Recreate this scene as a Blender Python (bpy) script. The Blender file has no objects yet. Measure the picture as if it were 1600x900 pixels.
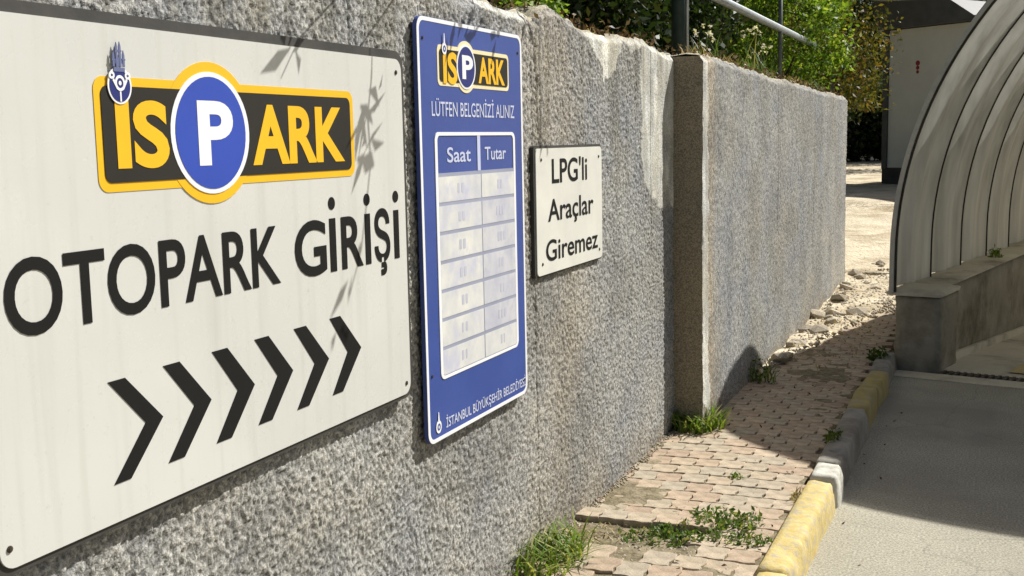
import bpy, bmesh, math, random
import numpy as np
from mathutils import Vector, Matrix
random.seed(7)
RNG = np.random.default_rng(11)
sc = bpy.context.scene
COL = sc.collection
R_ = math.radians

# ------------------------------------------------------------------ camera
FPX = 1790.0
CAM = np.array([1.5, 0.0, 1.5])
_Y = np.array([(1555 - 800) / FPX, (450 - 206) / FPX, -1.0]); _Y /= np.linalg.norm(_Y)
_U = np.array([-.02, 1.0, 0.0]); _U[2] = (_U[0] * _Y[0] + _U[1] * _Y[1]) / -_Y[2]; _U /= np.linalg.norm(_U)
_X = np.cross(_Y, _U)
MCW = np.stack([_X, _Y, _U], 1)          # camera <- world
cd = bpy.data.cameras.new('camera'); cam = bpy.data.objects.new('camera', cd); COL.objects.link(cam)
cd.sensor_width = 36.0; cd.lens = FPX / 1600 * 36.0; cd.clip_end = 2000; cd.clip_start = .05
_m = Matrix(MCW.T.tolist()).to_4x4(); _m.translation = Vector(CAM); cam.matrix_world = _m
sc.camera = cam

# ------------------------------------------------------------------ light
SUN_EL, SUN_AZ = R_(45.4), R_(36.9)      # azimuth from +Y towards +X
SX, SY = -.591, -.787                    # shadow displacement per metre of height
w = bpy.data.worlds.new('World'); sc.world = w; w.use_nodes = True
nt = w.node_tree; bg = nt.nodes['Background']
sky = nt.nodes.new('ShaderNodeTexSky'); sky.sky_type = 'NISHITA'; sky.sun_disc = False
sky.sun_elevation = SUN_EL; sky.sun_rotation = SUN_AZ; sky.dust_density = 3.0; sky.air_density = .8
nt.links.new(sky.outputs[0], bg.inputs[0]); bg.inputs[1].default_value = .052
sd = bpy.data.lights.new('sun', 'SUN'); sd.energy = 5.0; sd.angle = R_(.5); sd.color = (1.0, .978, .94)
sun = bpy.data.objects.new('sun', sd); COL.objects.link(sun)
_s = Vector((math.sin(SUN_AZ) * math.cos(SUN_EL), math.cos(SUN_AZ) * math.cos(SUN_EL), math.sin(SUN_EL)))
sun.rotation_euler = _s.to_track_quat('Z', 'Y').to_euler()
vs = sc.view_settings; vs.view_transform = 'Standard'; vs.look = 'None'; vs.gamma = 1; vs.use_curve_mapping = False
vs.exposure = 0.47

# ------------------------------------------------------------------ pixel -> place
def ray(x, y): return MCW.T @ np.array([(x - 800) / FPX, (450 - y) / FPX, -1.0])
def plane(x, y, ax, v):
    d = ray(x, y); return CAM + d * ((v - CAM[ax]) / d[ax])
def wpt(x, y, X=0.0): return plane(x, y, 0, X)
def gpt(x, y, Z=0.0): return plane(x, y, 2, Z)
def YZ(x, y, X=0.015):
    p = wpt(x, y, X); return float(p[1]), float(p[2])

# ------------------------------------------------------------------ helpers
ORG = {}
def tag(o, label=None, cat=None, group=None, kind=None):
    if label: o['label'] = label
    if cat: o['category'] = cat
    if group: o['group'] = group
    if kind: o['kind'] = kind
    return o
def thing(name, loc, label, cat, group=None):
    o = bpy.data.objects.new(name, None); COL.objects.link(o); o.location = loc; o.empty_display_size = .1
    ORG[o.name] = np.array(loc, float)
    return tag(o, label, cat, group)
def link(name, me, parent=None, loc=None):
    o = bpy.data.objects.new(name, me); COL.objects.link(o)
    if parent is not None: o.parent = parent
    if loc is not None: o.location = loc
    return o
def mk(name, V, F, mat, parent=None, smooth=False, origin=None):
    """V in world coordinates; origin sets the object's own location"""
    V = np.asarray(V, float).reshape(-1, 3)
    base = ORG.get(parent.name, np.zeros(3)) if parent is not None else np.zeros(3)
    if origin is None: origin = base
    origin = np.asarray(origin, float)
    me = bpy.data.meshes.new(name)
    me.from_pydata((V - origin).tolist(), [], F if isinstance(F, list) else F.tolist())
    mats = mat if isinstance(mat, (list, tuple)) else [mat]
    for m in mats: me.materials.append(m)
    if smooth: me.polygons.foreach_set('use_smooth', np.ones(len(me.polygons), bool))
    me.update()
    o = link(name, me, parent, tuple(origin - base)); ORG[o.name] = origin
    return o
class MB:
    def __init__(s): s.v = []; s.f = []; s.n = 0
    def add(s, V, F):
        V = [tuple(map(float, p)) for p in V]
        s.v += V; s.f += [tuple(i + s.n for i in f) for f in F]; s.n += len(V); return s
    def box(s, x0, x1, y0, y1, z0, z1, T=None):
        V = [(x, y, z) for z in (z0, z1) for y in (y0, y1) for x in (x0, x1)]
        if T: V = [T(*p) for p in V]
        return s.add(V, [(0, 2, 3, 1), (4, 5, 7, 6), (0, 1, 5, 4), (2, 6, 7, 3), (0, 4, 6, 2), (1, 3, 7, 5)])
    def tube(s, pts, r, n=8, cap=True):
        pts = [Vector(p) for p in pts]; rr = r if isinstance(r, (list, tuple)) else [r] * len(pts)
        V = []; F = []
        for i, p in enumerate(pts):
            d = (pts[min(i + 1, len(pts) - 1)] - pts[max(i - 1, 0)]).normalized()
            a = d.cross(Vector((0, 0, 1)) if abs(d.z) < .9 else Vector((1, 0, 0))).normalized(); b = d.cross(a)
            for k in range(n):
                t = 2 * math.pi * k / n; V.append(p + (a * math.cos(t) + b * math.sin(t)) * rr[i])
        for i in range(len(pts) - 1):
            for k in range(n): F.append((i * n + k, i * n + (k + 1) % n, (i + 1) * n + (k + 1) % n, (i + 1) * n + k))
        if cap: F.append(tuple(range(n))[::-1]); F.append(tuple((len(pts) - 1) * n + k for k in range(n)))
        return s.add(V, F)
    def prism(s, poly, x0, x1):
        """poly in (Y,Z), counter-clockwise seen from +X, extruded x0..x1"""
        n = len(poly); V = [(x0, a, b) for a, b in poly] + [(x1, a, b) for a, b in poly]
        F = [tuple(range(n, 2 * n)), tuple(range(n))[::-1]] + [(i, (i + 1) % n, n + (i + 1) % n, n + i) for i in range(n)]
        return s.add(V, F)
    def ring(s, outer, inner, x0, x1):
        n = len(outer); V = [(x, a, b) for x in (x0, x1) for P in (outer, inner) for a, b in P]; F = []
        for i in range(n):
            j = (i + 1) % n
            F += [(2 * n + i, 2 * n + j, 3 * n + j, 3 * n + i), (i, j, 2 * n + j, 2 * n + i), (n + j, n + i, 3 * n + i, 3 * n + j)]
        return s.add(V, F)
    def obj(s, name, mat, parent=None, smooth=False, origin=None): return mk(name, s.v, s.f, mat, parent, smooth, origin)

TAB = RNG.random((16, 512, 512))
def vn(y, z, cell, seed):
    T = TAB[seed % 16]; a = np.asarray(y) / cell + seed * 17.3; b = np.asarray(z) / cell + seed * 5.7
    ia = np.floor(a).astype(int); ib = np.floor(b).astype(int); fa = a - ia; fb = b - ib
    fa = fa * fa * (3 - 2 * fa); fb = fb * fb * (3 - 2 * fb)
    g = lambda p, q: T[p % 512, q % 512]
    return (g(ia, ib) * (1 - fa) + g(ia + 1, ib) * fa) * (1 - fb) + (g(ia, ib + 1) * (1 - fa) + g(ia + 1, ib + 1) * fa) * fb
def sst(a, b, x):
    t = np.clip((x - a) / (b - a), 0, 1); return t * t * (3 - 2 * t)

def grid_faces(nu, nv, off=0, flip=False):
    i = np.arange(nu - 1)[:, None] * nv + np.arange(nv - 1)[None, :]
    q = np.stack([i, i + nv, i + nv + 1, i + 1], -1).reshape(-1, 4) + off
    return q[:, ::-1] if flip else q
def fast_mesh(name, V, Q, mat, col=None, smooth=True, parent=None, origin=(0, 0, 0)):
    me = bpy.data.meshes.new(name); V = np.asarray(V, np.float32) - np.asarray(origin, np.float32); Q = np.asarray(Q, np.int32); k = Q.shape[1]
    me.vertices.add(len(V)); me.vertices.foreach_set('co', V.ravel())
    me.loops.add(Q.size); me.loops.foreach_set('vertex_index', Q.ravel())
    me.polygons.add(len(Q)); me.polygons.foreach_set('loop_start', np.arange(0, Q.size, k, dtype=np.int32))
    me.update(calc_edges=True)
    if smooth: me.polygons.foreach_set('use_smooth', np.ones(len(Q), bool))
    if col is not None:
        a = me.color_attributes.new('Col', 'FLOAT_COLOR', 'POINT')
        a.data.foreach_set('color', np.concatenate([col, np.ones((len(col), 1))], 1).astype(np.float32).ravel())
    me.materials.append(mat)
    base = ORG.get(parent.name, np.zeros(3)) if parent is not None else np.zeros(3)
    o = link(name, me, parent, tuple(np.asarray(origin, float) - base)); ORG[o.name] = np.asarray(origin, float)
    return o

# ------------------------------------------------------------------ materials
def nodes(name):
    m = bpy.data.materials.new(name); m.use_nodes = True; t = m.node_tree; b = t.nodes['Principled BSDF']
    return m, t, b
def N(t, typ, **kw):
    n = t.nodes.new(typ)
    for k, v in kw.items():
        if k.startswith('i_'): n.inputs[k[2:].replace('_', ' ')].default_value = v
        else: setattr(n, k, v)
    return n
def ramp(t, fac, stops):
    r = t.nodes.new('ShaderNodeValToRGB'); e = r.color_ramp.elements
    while len(e) < len(stops): e.new(.5)
    for i, (p, c) in enumerate(stops): e[i].position = p; e[i].color = (*c, 1) if len(c) == 3 else c
    t.links.new(fac, r.inputs[0]); return r.outputs[0]
def mix(t, fac, a, b, mode='MIX'):
    n = t.nodes.new('ShaderNodeMix'); n.data_type = 'RGBA'; n.blend_type = mode
    for s, v in ((0, fac), (6, a), (7, b)):
        if isinstance(v, (int, float)): n.inputs[s].default_value = v
        elif isinstance(v, tuple): n.inputs[s].default_value = (*v, 1) if len(v) == 3 else v
        else: t.links.new(v, n.inputs[s])
    return n.outputs[2]
def noise(t, scale, detail=4, rough=.6, coord='Object', out='Fac'):
    c = t.nodes.new('ShaderNodeTexCoord'); n = N(t, 'ShaderNodeTexNoise'); n.inputs['Scale'].default_value = scale
    n.inputs['Detail'].default_value = detail; n.inputs['Roughness'].default_value = rough
    t.links.new(c.outputs[coord], n.inputs['Vector']); return n.outputs[out]
def bump(t, b, h, strength=.3, dist=.01):
    n = t.nodes.new('ShaderNodeBump'); n.inputs['Strength'].default_value = strength; n.inputs['Distance'].default_value = dist
    t.links.new(h, n.inputs['Height']); t.links.new(n.outputs[0], b.inputs['Normal'])
def surf(name, c0, c1, scale=6, rough=.85, bs=.3, bscale=60, bdist=.004, metal=0, c2=None, s2=1.2, spec=.3, rnd=0):
    m, t, b = nodes(name)
    col = ramp(t, noise(t, scale), [(.3, c0), (.7, c1)])
    if c2: col = mix(t, ramp(t, noise(t, s2, 5, .65), [(.48, (0, 0, 0)), (.66, (1, 1, 1))]), col, c2)
    if rnd:
        oi = t.nodes.new('ShaderNodeObjectInfo'); mr = N(t, 'ShaderNodeMapRange'); t.links.new(oi.outputs['Random'], mr.inputs[0])
        mr.inputs[3].default_value = 1 - rnd; mr.inputs[4].default_value = 1 + rnd
        vm = N(t, 'ShaderNodeVectorMath', operation='SCALE'); t.links.new(col, vm.inputs[0]); t.links.new(mr.outputs[0], vm.inputs[3]); col = vm.outputs[0]
    t.links.new(col, b.inputs['Base Color']); b.inputs['Roughness'].default_value = rough; b.inputs['Metallic'].default_value = metal
    b.inputs['Specular IOR Level'].default_value = spec
    if bs: bump(t, b, noise(t, bscale, 3), bs, bdist)
    return m
def paint(name, c, rough=.4, var=.08, spec=.4):
    return surf(name, tuple(v * (1 - var) for v in c), tuple(min(1, v * (1 + var)) for v in c), 5, rough, .06, 8, .003, spec=spec)

def wall_material():
    m, t, b = nodes('rough_cast_plaster')
    a = N(t, 'ShaderNodeVertexColor'); a.layer_name = 'Col'
    g = ramp(t, noise(t, 150, 2, .8), [(.36, (.56, .56, .56)), (.5, (.98, .98, .98)), (.64, (1.42, 1.41, 1.38))])
    col = mix(t, 1.0, a.outputs[0], g, 'MULTIPLY')
    col = mix(t, 1.0, col, ramp(t, noise(t, 2.2, 5, .65), [(.3, (.78, .80, .84)), (.7, (1.14, 1.10, 1.0))]), 'MULTIPLY')
    t.links.new(col, b.inputs['Base Color']); b.inputs['Roughness'].default_value = .95; b.inputs['Specular IOR Level'].default_value = .15
    bump(t, b, noise(t, 170, 2, .8), .6, .005); return m
def leaf_material(name, c0, c1, trans=.45, c2=None):
    m, t, b = nodes(name); g = t.nodes.new('ShaderNodeNewGeometry')
    col = ramp(t, g.outputs['Random Per Island'], [(0, c0), (.75, c1)] + ([(1, c2)] if c2 else []))
    t.links.new(col, b.inputs['Base Color']); b.inputs['Roughness'].default_value = .5; b.inputs['Specular IOR Level'].default_value = .22
    tr = t.nodes.new('ShaderNodeBsdfTranslucent'); t.links.new(mix(t, 1, col, (1.25, 1.2, .55), 'MULTIPLY'), tr.inputs[0])
    ms = t.nodes.new('ShaderNodeMixShader'); ms.inputs[0].default_value = trans
    t.links.new(b.outputs[0], ms.inputs[1]); t.links.new(tr.outputs[0], ms.inputs[2]); t.links.new(ms.outputs[0], t.nodes['Material Output'].inputs[0]); return m

M = {}
M['wall'] = wall_material()
def board_material():
    m, t, b = nodes('sign_enamel_white'); tc = t.nodes.new('ShaderNodeTexCoord')
    col = ramp(t, noise(t, 1.5, 4), [(.3, (.565, .57, .525)), (.7, (.63, .63, .58))])
    mp = N(t, 'ShaderNodeMapping'); mp.inputs['Scale'].default_value = (1, 26, 1.3); t.links.new(tc.outputs['Object'], mp.inputs[0])
    nz = N(t, 'ShaderNodeTexNoise'); nz.inputs['Scale'].default_value = 1.0; nz.inputs['Detail'].default_value = 5; t.links.new(mp.outputs[0], nz.inputs['Vector'])
    col = mix(t, ramp(t, nz.outputs[0], [(.52, (0, 0, 0)), (.75, (.30, .30, .30))]), col, (.44, .42, .35))
    col = mix(t, ramp(t, noise(t, 60, 4, .7), [(.63, (0, 0, 0)), (.74, (.35, .35, .35))]), col, (.42, .39, .32))
    t.links.new(col, b.inputs['Base Color']); b.inputs['Specular IOR Level'].default_value = .5
    t.links.new(ramp(t, noise(t, 7, 4), [(.3, (.2, .2, .2)), (.7, (.36, .36, .36))]), b.inputs['Roughness'])
    bump(t, b, noise(t, 2.2, 2), .12, .02); return m
M['board'] = board_material()
M['lpgboard'] = surf('small_sign_enamel', (.62, .615, .55), (.72, .71, .63), 6, .4, .05, 5, .003)
M['rim'] = surf('sign_rim_dark', (.035, .034, .030), (.06, .057, .05), 10, .6, .2, 80, .002)
M['black'] = paint('lettering_black', (.012, .012, .011), .6, .08, .12)
M['logodark'] = paint('logo_charcoal', (.028, .026, .021), .55, .08, .15)
M['yellow'] = paint('logo_yellow', (.80, .46, .015), .4, .05)
M['cream'] = paint('logo_cream', (.80, .70, .42), .4, .05)
M['lblue'] = paint('logo_blue', (.035, .075, .40), .35, .06)
M['white'] = paint('print_white', (.80, .80, .80), .4, .03)
M['palewhite'] = paint('print_pale_white', (.52, .56, .72), .4, .03)
M['blue'] = surf('sign_blue', (.040, .072, .265), (.052, .090, .315), 3, .35, .04, 4, .004, spec=.45)
M['navy'] = paint('emblem_navy', (.02, .03, .16), .4)
M['cellw'] = surf('table_cell', (.52, .53, .54), (.72, .71, .64), 9, .5, 0, c2=(.50, .51, .60), s2=7)
M['cellg'] = surf('table_cell_lilac', (.42, .43, .50), (.58, .58, .60), 9, .5, 0, c2=(.62, .62, .60), s2=6)
M['smudge'] = paint('table_print', (.48, .49, .56), .5, .1)
M['rowline'] = paint('table_row_line', (.30, .32, .40), .5, .1)
M['rust'] = surf('rust_stain', (.42, .36, .27), (.52, .48, .40), 30, .6, 0)
M['screw'] = surf('screw_rust', (.05, .04, .03), (.10, .08, .06), 60, .6, .2, 100, .001, metal=.4)
M['paver'] = surf('paver_pink', (.30, .215, .150), (.47, .355, .255), 11, .92, .5, 90, .004, c2=(.41, .36, .27), s2=6, rnd=.22, spec=.15)
def paver_material():
    m, t, b = nodes('paver_mixed'); oi = t.nodes.new('ShaderNodeObjectInfo')
    base = ramp(t, oi.outputs['Random'], [(0, (.37, .28, .205)), (.3, (.43, .335, .24)), (.55, (.42, .345, .25)), (.78, (.38, .33, .25)), (1, (.48, .385, .28))])
    col = mix(t, 1, base, ramp(t, noise(t, 16, 5, .7), [(.3, (.62, .61, .58)), (.7, (1.28, 1.28, 1.28))]), 'MULTIPLY')
    col = mix(t, ramp(t, noise(t, 3.1, 4, .6, 'Generated'), [(.5, (0, 0, 0)), (.75, (.5, .5, .5))]), col, (.36, .33, .25))
    t.links.new(col, b.inputs['Base Color']); b.inputs['Roughness'].default_value = .93; b.inputs['Specular IOR Level'].default_value = .12
    bump(t, b, noise(t, 110, 3), .6, .004); return m
M['paver'] = paver_material()
M['sand'] = surf('joint_sand', (.12, .10, .06), (.26, .22, .14), 30, .97, .8, 60, .012, c2=(.30, .25, .17), s2=9, spec=.1)
M['dirt'] = surf('sandy_dirt', (.50, .425, .30), (.74, .65, .48), 3.2, .97, .8, 25, .03, c2=(.33, .26, .16), s2=1.4, spec=.1)
M['stone'] = surf('rubble_stone', (.42, .36, .27), (.62, .55, .43), 6, .95, .6, 30, .02, spec=.1, rnd=.25)
M['asphalt'] = surf('worn_asphalt', (.225, .205, .162), (.305, .28, .222), 2.2, .95, .8, 240, .005, c2=(.20, .182, .145), s2=.9, spec=.15)
def asphalt_material():
    m, t, b = nodes('worn_asphalt_road'); tc = t.nodes.new('ShaderNodeTexCoord')
    col = ramp(t, noise(t, 1.7, 5, .65), [(.3, (.31, .29, .23)), (.7, (.39, .365, .29))])
    col = mix(t, 1, col, ramp(t, noise(t, 110, 3, .8), [(.35, (.55, .55, .55)), (.5, (1, 1, 1)), (.66, (1.5, 1.48, 1.42))]), 'MULTIPLY')
    col = mix(t, ramp(t, noise(t, .8, 4, .6), [(.52, (0, 0, 0)), (.62, (.7, .7, .7))]), col, (.27, .25, .205))
    nz = noise(t, 2.5, 4, .6, out='Color'); ad = N(t, 'ShaderNodeMix', data_type='RGBA'); ad.blend_type = 'ADD'; ad.inputs[0].default_value = .35
    t.links.new(tc.outputs['Object'], ad.inputs[6]); t.links.new(nz, ad.inputs[7])
    vo = N(t, 'ShaderNodeTexVoronoi', feature='DISTANCE_TO_EDGE'); vo.inputs['Scale'].default_value = .55; t.links.new(ad.outputs[2], vo.inputs['Vector'])
    ck = ramp(t, vo.outputs['Distance'], [(.0, (.80, .80, .80)), (.004, (1, 1, 1))]); col = mix(t, 1, col, ck, 'MULTIPLY')
    t.links.new(col, b.inputs['Base Color']); b.inputs['Roughness'].default_value = .95; b.inputs['Specular IOR Level'].default_value = .12
    bump(t, b, noise(t, 220, 3, .8), .5, .003); return m
M['asphalt'] = asphalt_material()
M['conc'] = surf('old_concrete', (.26, .235, .18), (.38, .345, .27), 4, .93, .6, 40, .008, c2=(.16, .14, .10), s2=2.6, spec=.15)
M['conc_l'] = surf('pale_concrete', (.52, .475, .365), (.66, .61, .48), 4, .93, .5, 50, .006, c2=(.29, .26, .19), s2=2.0, spec=.15)
M['kgrey'] = surf('kerb_concrete', (.24, .225, .19), (.36, .34, .29), 8, .93, .5, 60, .006, c2=(.19, .17, .14), s2=3, spec=.15)
M['kyel'] = surf('kerb_yellow_paint', (.48, .36, .11), (.60, .49, .23), 30, .9, .6, 90, .004, c2=(.38, .34, .26), s2=26, spec=.25)
M['kyel2'] = surf('kerb_faded_yellow', (.33, .265, .10), (.42, .34, .13), 16, .85, .5, 60, .005, c2=(.31, .28, .21), s2=14, spec=.2)
M['kwhite'] = surf('kerb_white_paint', (.48, .46, .39), (.62, .60, .52), 12, .8, .5, 60, .005, c2=(.36, .34, .28), s2=13)
M['steel'] = surf('galvanised_rail', (.34, .37, .38), (.50, .53, .54), 20, .42, .1, 60, .002, metal=.55, spec=.5)
M['post'] = surf('dark_green_post', (.012, .028, .026), (.024, .045, .042), 20, .5, .15, 60, .002)
M['postg'] = surf('grey_post', (.10, .115, .11), (.16, .175, .165), 20, .55, .15, 60, .002, metal=.2)
M['rib'] = surf('dark_steel_rib', (.035, .032, .024), (.065, .06, .045), 12, .6, .2, 60, .002)
M['trim'] = surf('edge_trim', (.42, .41, .36), (.55, .53, .47), 12, .5, .15, 50, .002)
M['kiosk'] = surf('kiosk_panel', (.60, .59, .50), (.68, .67, .57), 2, .55, .1, 10, .004)
M['kdark'] = surf('kiosk_dark', (.075, .075, .068), (.105, .105, .096), 5, .6, .1, 30, .002)
M['kbase'] = surf('kiosk_plinth', (.045, .04, .035), (.08, .072, .06), 5, .85, .3, 30, .004)
M['red'] = paint('red_print', (.28, .02, .02), .5)
M['pale'] = surf('pale_render', (.50, .49, .46), (.60, .58, .54), 1.5, .9, .2, 20, .005)
M['glass'] = surf('window_dark', (.03, .04, .05), (.05, .06, .07), 2, .15, 0, spec=.6)
M['soil'] = surf('soil', (.06, .045, .03), (.13, .10, .065), 5, .97, .7, 30, .02, c2=(.09, .10, .04), s2=2)
M['ground'] = surf('dry_ground', (.24, .20, .13), (.36, .30, .21), .6, .97, .5, 8, .03, c2=(.16, .17, .08), s2=.15)
M['bark'] = surf('bark', (.07, .05, .035), (.14, .105, .075), 12, .95, .7, 40, .012)
M['limed'] = surf('limewashed_bark', (.48, .50, .52), (.66, .68, .70), 9, .95, .5, 40, .008)
M['leaf_b'] = leaf_material('leaf_bright', (.06, .13, .016), (.18, .29, .035), .5, (.38, .43, .08))
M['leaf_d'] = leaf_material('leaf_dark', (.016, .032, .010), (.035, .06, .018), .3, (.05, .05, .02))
M['leaf_m'] = leaf_material('leaf_mid', (.04, .075, .015), (.075, .13, .024), .4, (.13, .14, .03))
M['leaf_o'] = leaf_material('leaf_olive', (.045, .06, .014), (.13, .12, .022), .4, (.20, .12, .03))
M['grass'] = leaf_material('grass_blade', (.085, .165, .02), (.20, .29, .045), .4, (.45, .41, .18))
M['weed'] = leaf_material('weed_leaf', (.055, .11, .025), (.12, .19, .045), .35, (.30, .27, .12))
M['dry'] = leaf_material('dry_grass', (.24, .18, .08), (.42, .34, .17), .3)
M['litter'] = leaf_material('dry_litter', (.06, .035, .02), (.16, .095, .05), .15, (.33, .25, .14))
M['petal'] = leaf_material('white_petal', (.70, .66, .58), (.82, .80, .74), .3)
M['twig'] = surf('dry_twig', (.045, .035, .022), (.09, .07, .045), 30, .9, .3, 60, .002)

def panel_material():
    m, t, b = nodes('translucent_roof_sheet')
    tc = t.nodes.new('ShaderNodeTexCoord'); mp = N(t, 'ShaderNodeMapping'); mp.inputs['Scale'].default_value = (9, 9, 1.2)
    t.links.new(tc.outputs['Object'], mp.inputs[0]); nz = N(t, 'ShaderNodeTexNoise'); nz.inputs['Scale'].default_value = 1; nz.inputs['Detail'].default_value = 5
    t.links.new(mp.outputs[0], nz.inputs['Vector'])
    col = ramp(t, nz.outputs[0], [(.28, (.42, .41, .36)), (.5, (.58, .57, .51)), (.75, (.72, .71, .64))])
    t.links.new(col, b.inputs['Base Color']); b.inputs['Roughness'].default_value = .4; b.inputs['Specular IOR Level'].default_value = .4
    tr = t.nodes.new('ShaderNodeBsdfTranslucent'); t.links.new(col, tr.inputs[0])
    ms = t.nodes.new('ShaderNodeMixShader'); ms.inputs[0].default_value = .27
    t.links.new(b.outputs[0], ms.inputs[1]); t.links.new(tr.outputs[0], ms.inputs[2]); t.links.new(ms.outputs[0], t.nodes['Material Output'].inputs[0]); return m
M['panel'] = panel_material()

# ------------------------------------------------------------------ vault frame of reference
VF = np.array([.879, 8.188]); VG = .2166
VA = np.array([math.sin(VG), math.cos(VG)]); VR = np.array([math.cos(VG), -math.sin(VG)])
def V3(r, b, z): p = VF + VR * r + VA * b; return (float(p[0]), float(p[1]), float(z))
VRAD, VZC, VEX = 2.76, .68, .972
ROAD = -.10; RAMP_L = 9.6; SPAN = 2 * VRAD
def ramp_z(b): return ROAD - .006 - max(0, b - .3) * .065

# ------------------------------------------------------------------ ground, road, ramp
def quad_sheet(name, polys, mat, kind='structure'):
    mb = MB()
    for p in polys: mb.add(p, [tuple(range(len(p)))])
    return tag(mb.obj(name, mat), kind=kind)
BIG = 400
def vq(r0, r1, b0, b1, z): return [V3(r0, b0, z), V3(r1, b0, z), V3(r1, b1, z), V3(r0, b1, z)]
quad_sheet('ground', [vq(-BIG, BIG, -BIG, .02, -.16), vq(-BIG, .02, .02, RAMP_L, -.16), vq(SPAN - .02, BIG, .02, RAMP_L, -.16), vq(-BIG, BIG, RAMP_L, BIG, -.16)], M['ground'])
p0 = V3(0, -.30, ROAD); p1 = V3(40, -.30, ROAD)
quad_sheet('road', [[(.80, -14, ROAD), (p1[0], -14, ROAD), p1, p0, (.80, p0[1], ROAD)]], M['asphalt'])
mb = MB(); nb = 24
for i in range(nb):
    b0 = .08 + (RAMP_L - .08) * i / nb; b1 = .08 + (RAMP_L - .08) * (i + 1) / nb
    mb.add([V3(.02, b0, ramp_z(b0)), V3(SPAN - .02, b0, ramp_z(b0)), V3(SPAN - .02, b1, ramp_z(b1)), V3(.02, b1, ramp_z(b1))], [(0, 1, 2, 3)])
mb.add([V3(.02, RAMP_L, ramp_z(RAMP_L)), V3(SPAN - .02, RAMP_L, ramp_z(RAMP_L)), V3(SPAN - .02, RAMP_L, -.1), V3(.02, RAMP_L, -.1)], [(0, 1, 2, 3)])
ramp_o = tag(mb.obj('ramp', M['conc_l']), kind='structure')
mb = MB()
for i in range(10):
    b0 = .22 + i * .4; b1 = b0 + .4
    mb.add([V3(.72, b0, ramp_z(b0) + .004), V3(.90, b0, ramp_z(b0) + .004), V3(.90, b1, ramp_z(b1) + .004), V3(.72, b1, ramp_z(b1) + .004)], [(0, 1, 2, 3)])
mb.obj('yellow_line', M['kyel'], ramp_o)
# trench drain
dr = thing('trench_drain', V3(SPAN / 2, 0, ROAD), 'narrow steel drain grating set across the foot of the ramp', 'drain')
mb = MB(); mb.box(-.0, SPAN, -.30, -.10, -.15, ROAD + .006, lambda r, b, z: V3(r, b, z)); mb.obj('concrete_edge', M['conc_l'], dr)
mb = MB(); mb.box(0, SPAN, -.10, .08, -.2, -.15, lambda r, b, z: V3(r, b, z)); mb.obj('channel', M['rib'], dr)
mb = MB()
for i in range(110):
    r = .34 + i * .044; mb.box(r, r + .02, -.098, .078, -.135, ROAD - .001, lambda r, b, z: V3(r, b, z))
mb.obj('grating', M['rib'], dr)

# dirt verge between wall and shelter, rising into the distance
def dirt_h(X, Y): return .60 * sst(10.5, 20.5, Y) + .0 * X
ys = np.concatenate([np.arange(5.4, 14, .06), np.arange(14, 60, .5)]); nx = 70
GY = np.repeat(ys[:, None], nx, 1); s = np.linspace(0, 1, nx)[None, :]
xl = np.where(ys < 12.2, .02, -25.0)[:, None]; xl = np.where((ys >= 11.95) & (ys < 12.3), .02, xl[:, 0])[:, None]
def line_x(Y): return .70 + (Y - 10.13) * .172     # edge between paving and dirt
vx = VF[0] + (ys - VF[1]) * math.tan(VG) - .03
xr = np.where(ys < 8.19, .60, np.where(ys < 17.2, vx, 30.0))[:, None]
GX = xl + (xr - xl) * s
GZ = dirt_h(GX, GY) + .05 * vn(GY, GX, .45, 3) + .022 * vn(GY, GX, .12, 4) + .008 * vn(GY, GX, .05, 2) - .02
lift = sst(.06, -.10, GX - line_x(GY)) ; near = GY < 10.4
GZ = np.where(near, GZ * 1.0 - .10 * (1 - lift), GZ)
tag(fast_mesh('dirt_path', np.stack([GX, GY, GZ], -1).reshape(-1, 3), grid_faces(len(ys), nx, flip=True), M['dirt']), kind='structure')

# ------------------------------------------------------------------ retaining walls
def wall_top1(Y):
    return 1.945 + .012 * (vn(Y, Y * 0, .35, 5) - .5) * 2 + .02 * (vn(Y, Y * 0, .09, 6) - .5) - .035 * sst(5.2, 5.7, Y) + .04 * np.exp(-((Y - 4.05) / .18) ** 2) - .03 * np.exp(-((Y - 3.84) / .05) ** 2)
X2 = .15
def wall_top2(Y): return 1.905 - .008 * (Y - 5.7) + .02 * (vn(Y, Y * 0, .3, 7) - .5) + .012 * (vn(Y, Y * 0, .07, 8) - .5)
def poly_mask(Y, Z, pts, soft):
    """soft inside mask of a polygon in (Y,Z) with noisy edge"""
    Yn = Y + .045 * (vn(Y, Z, .09, 9) - .5) + .03 * (vn(Y, Z, .02, 10) - .5); Zn = Z + .08 * (vn(Y, Z, .08, 12) - .5)
    inside = np.zeros(Y.shape, bool); n = len(pts)
    for i in range(n):
        (y0, z0), (y1, z1) = pts[i], pts[(i + 1) % n]
        if y0 == y1: continue
        c = ((y0 > Yn) != (y1 > Yn)) & (Zn < (z1 - z0) * (Yn - y0) / (y1 - y0) + z0); inside ^= c
    return inside.astype(float)
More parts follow.
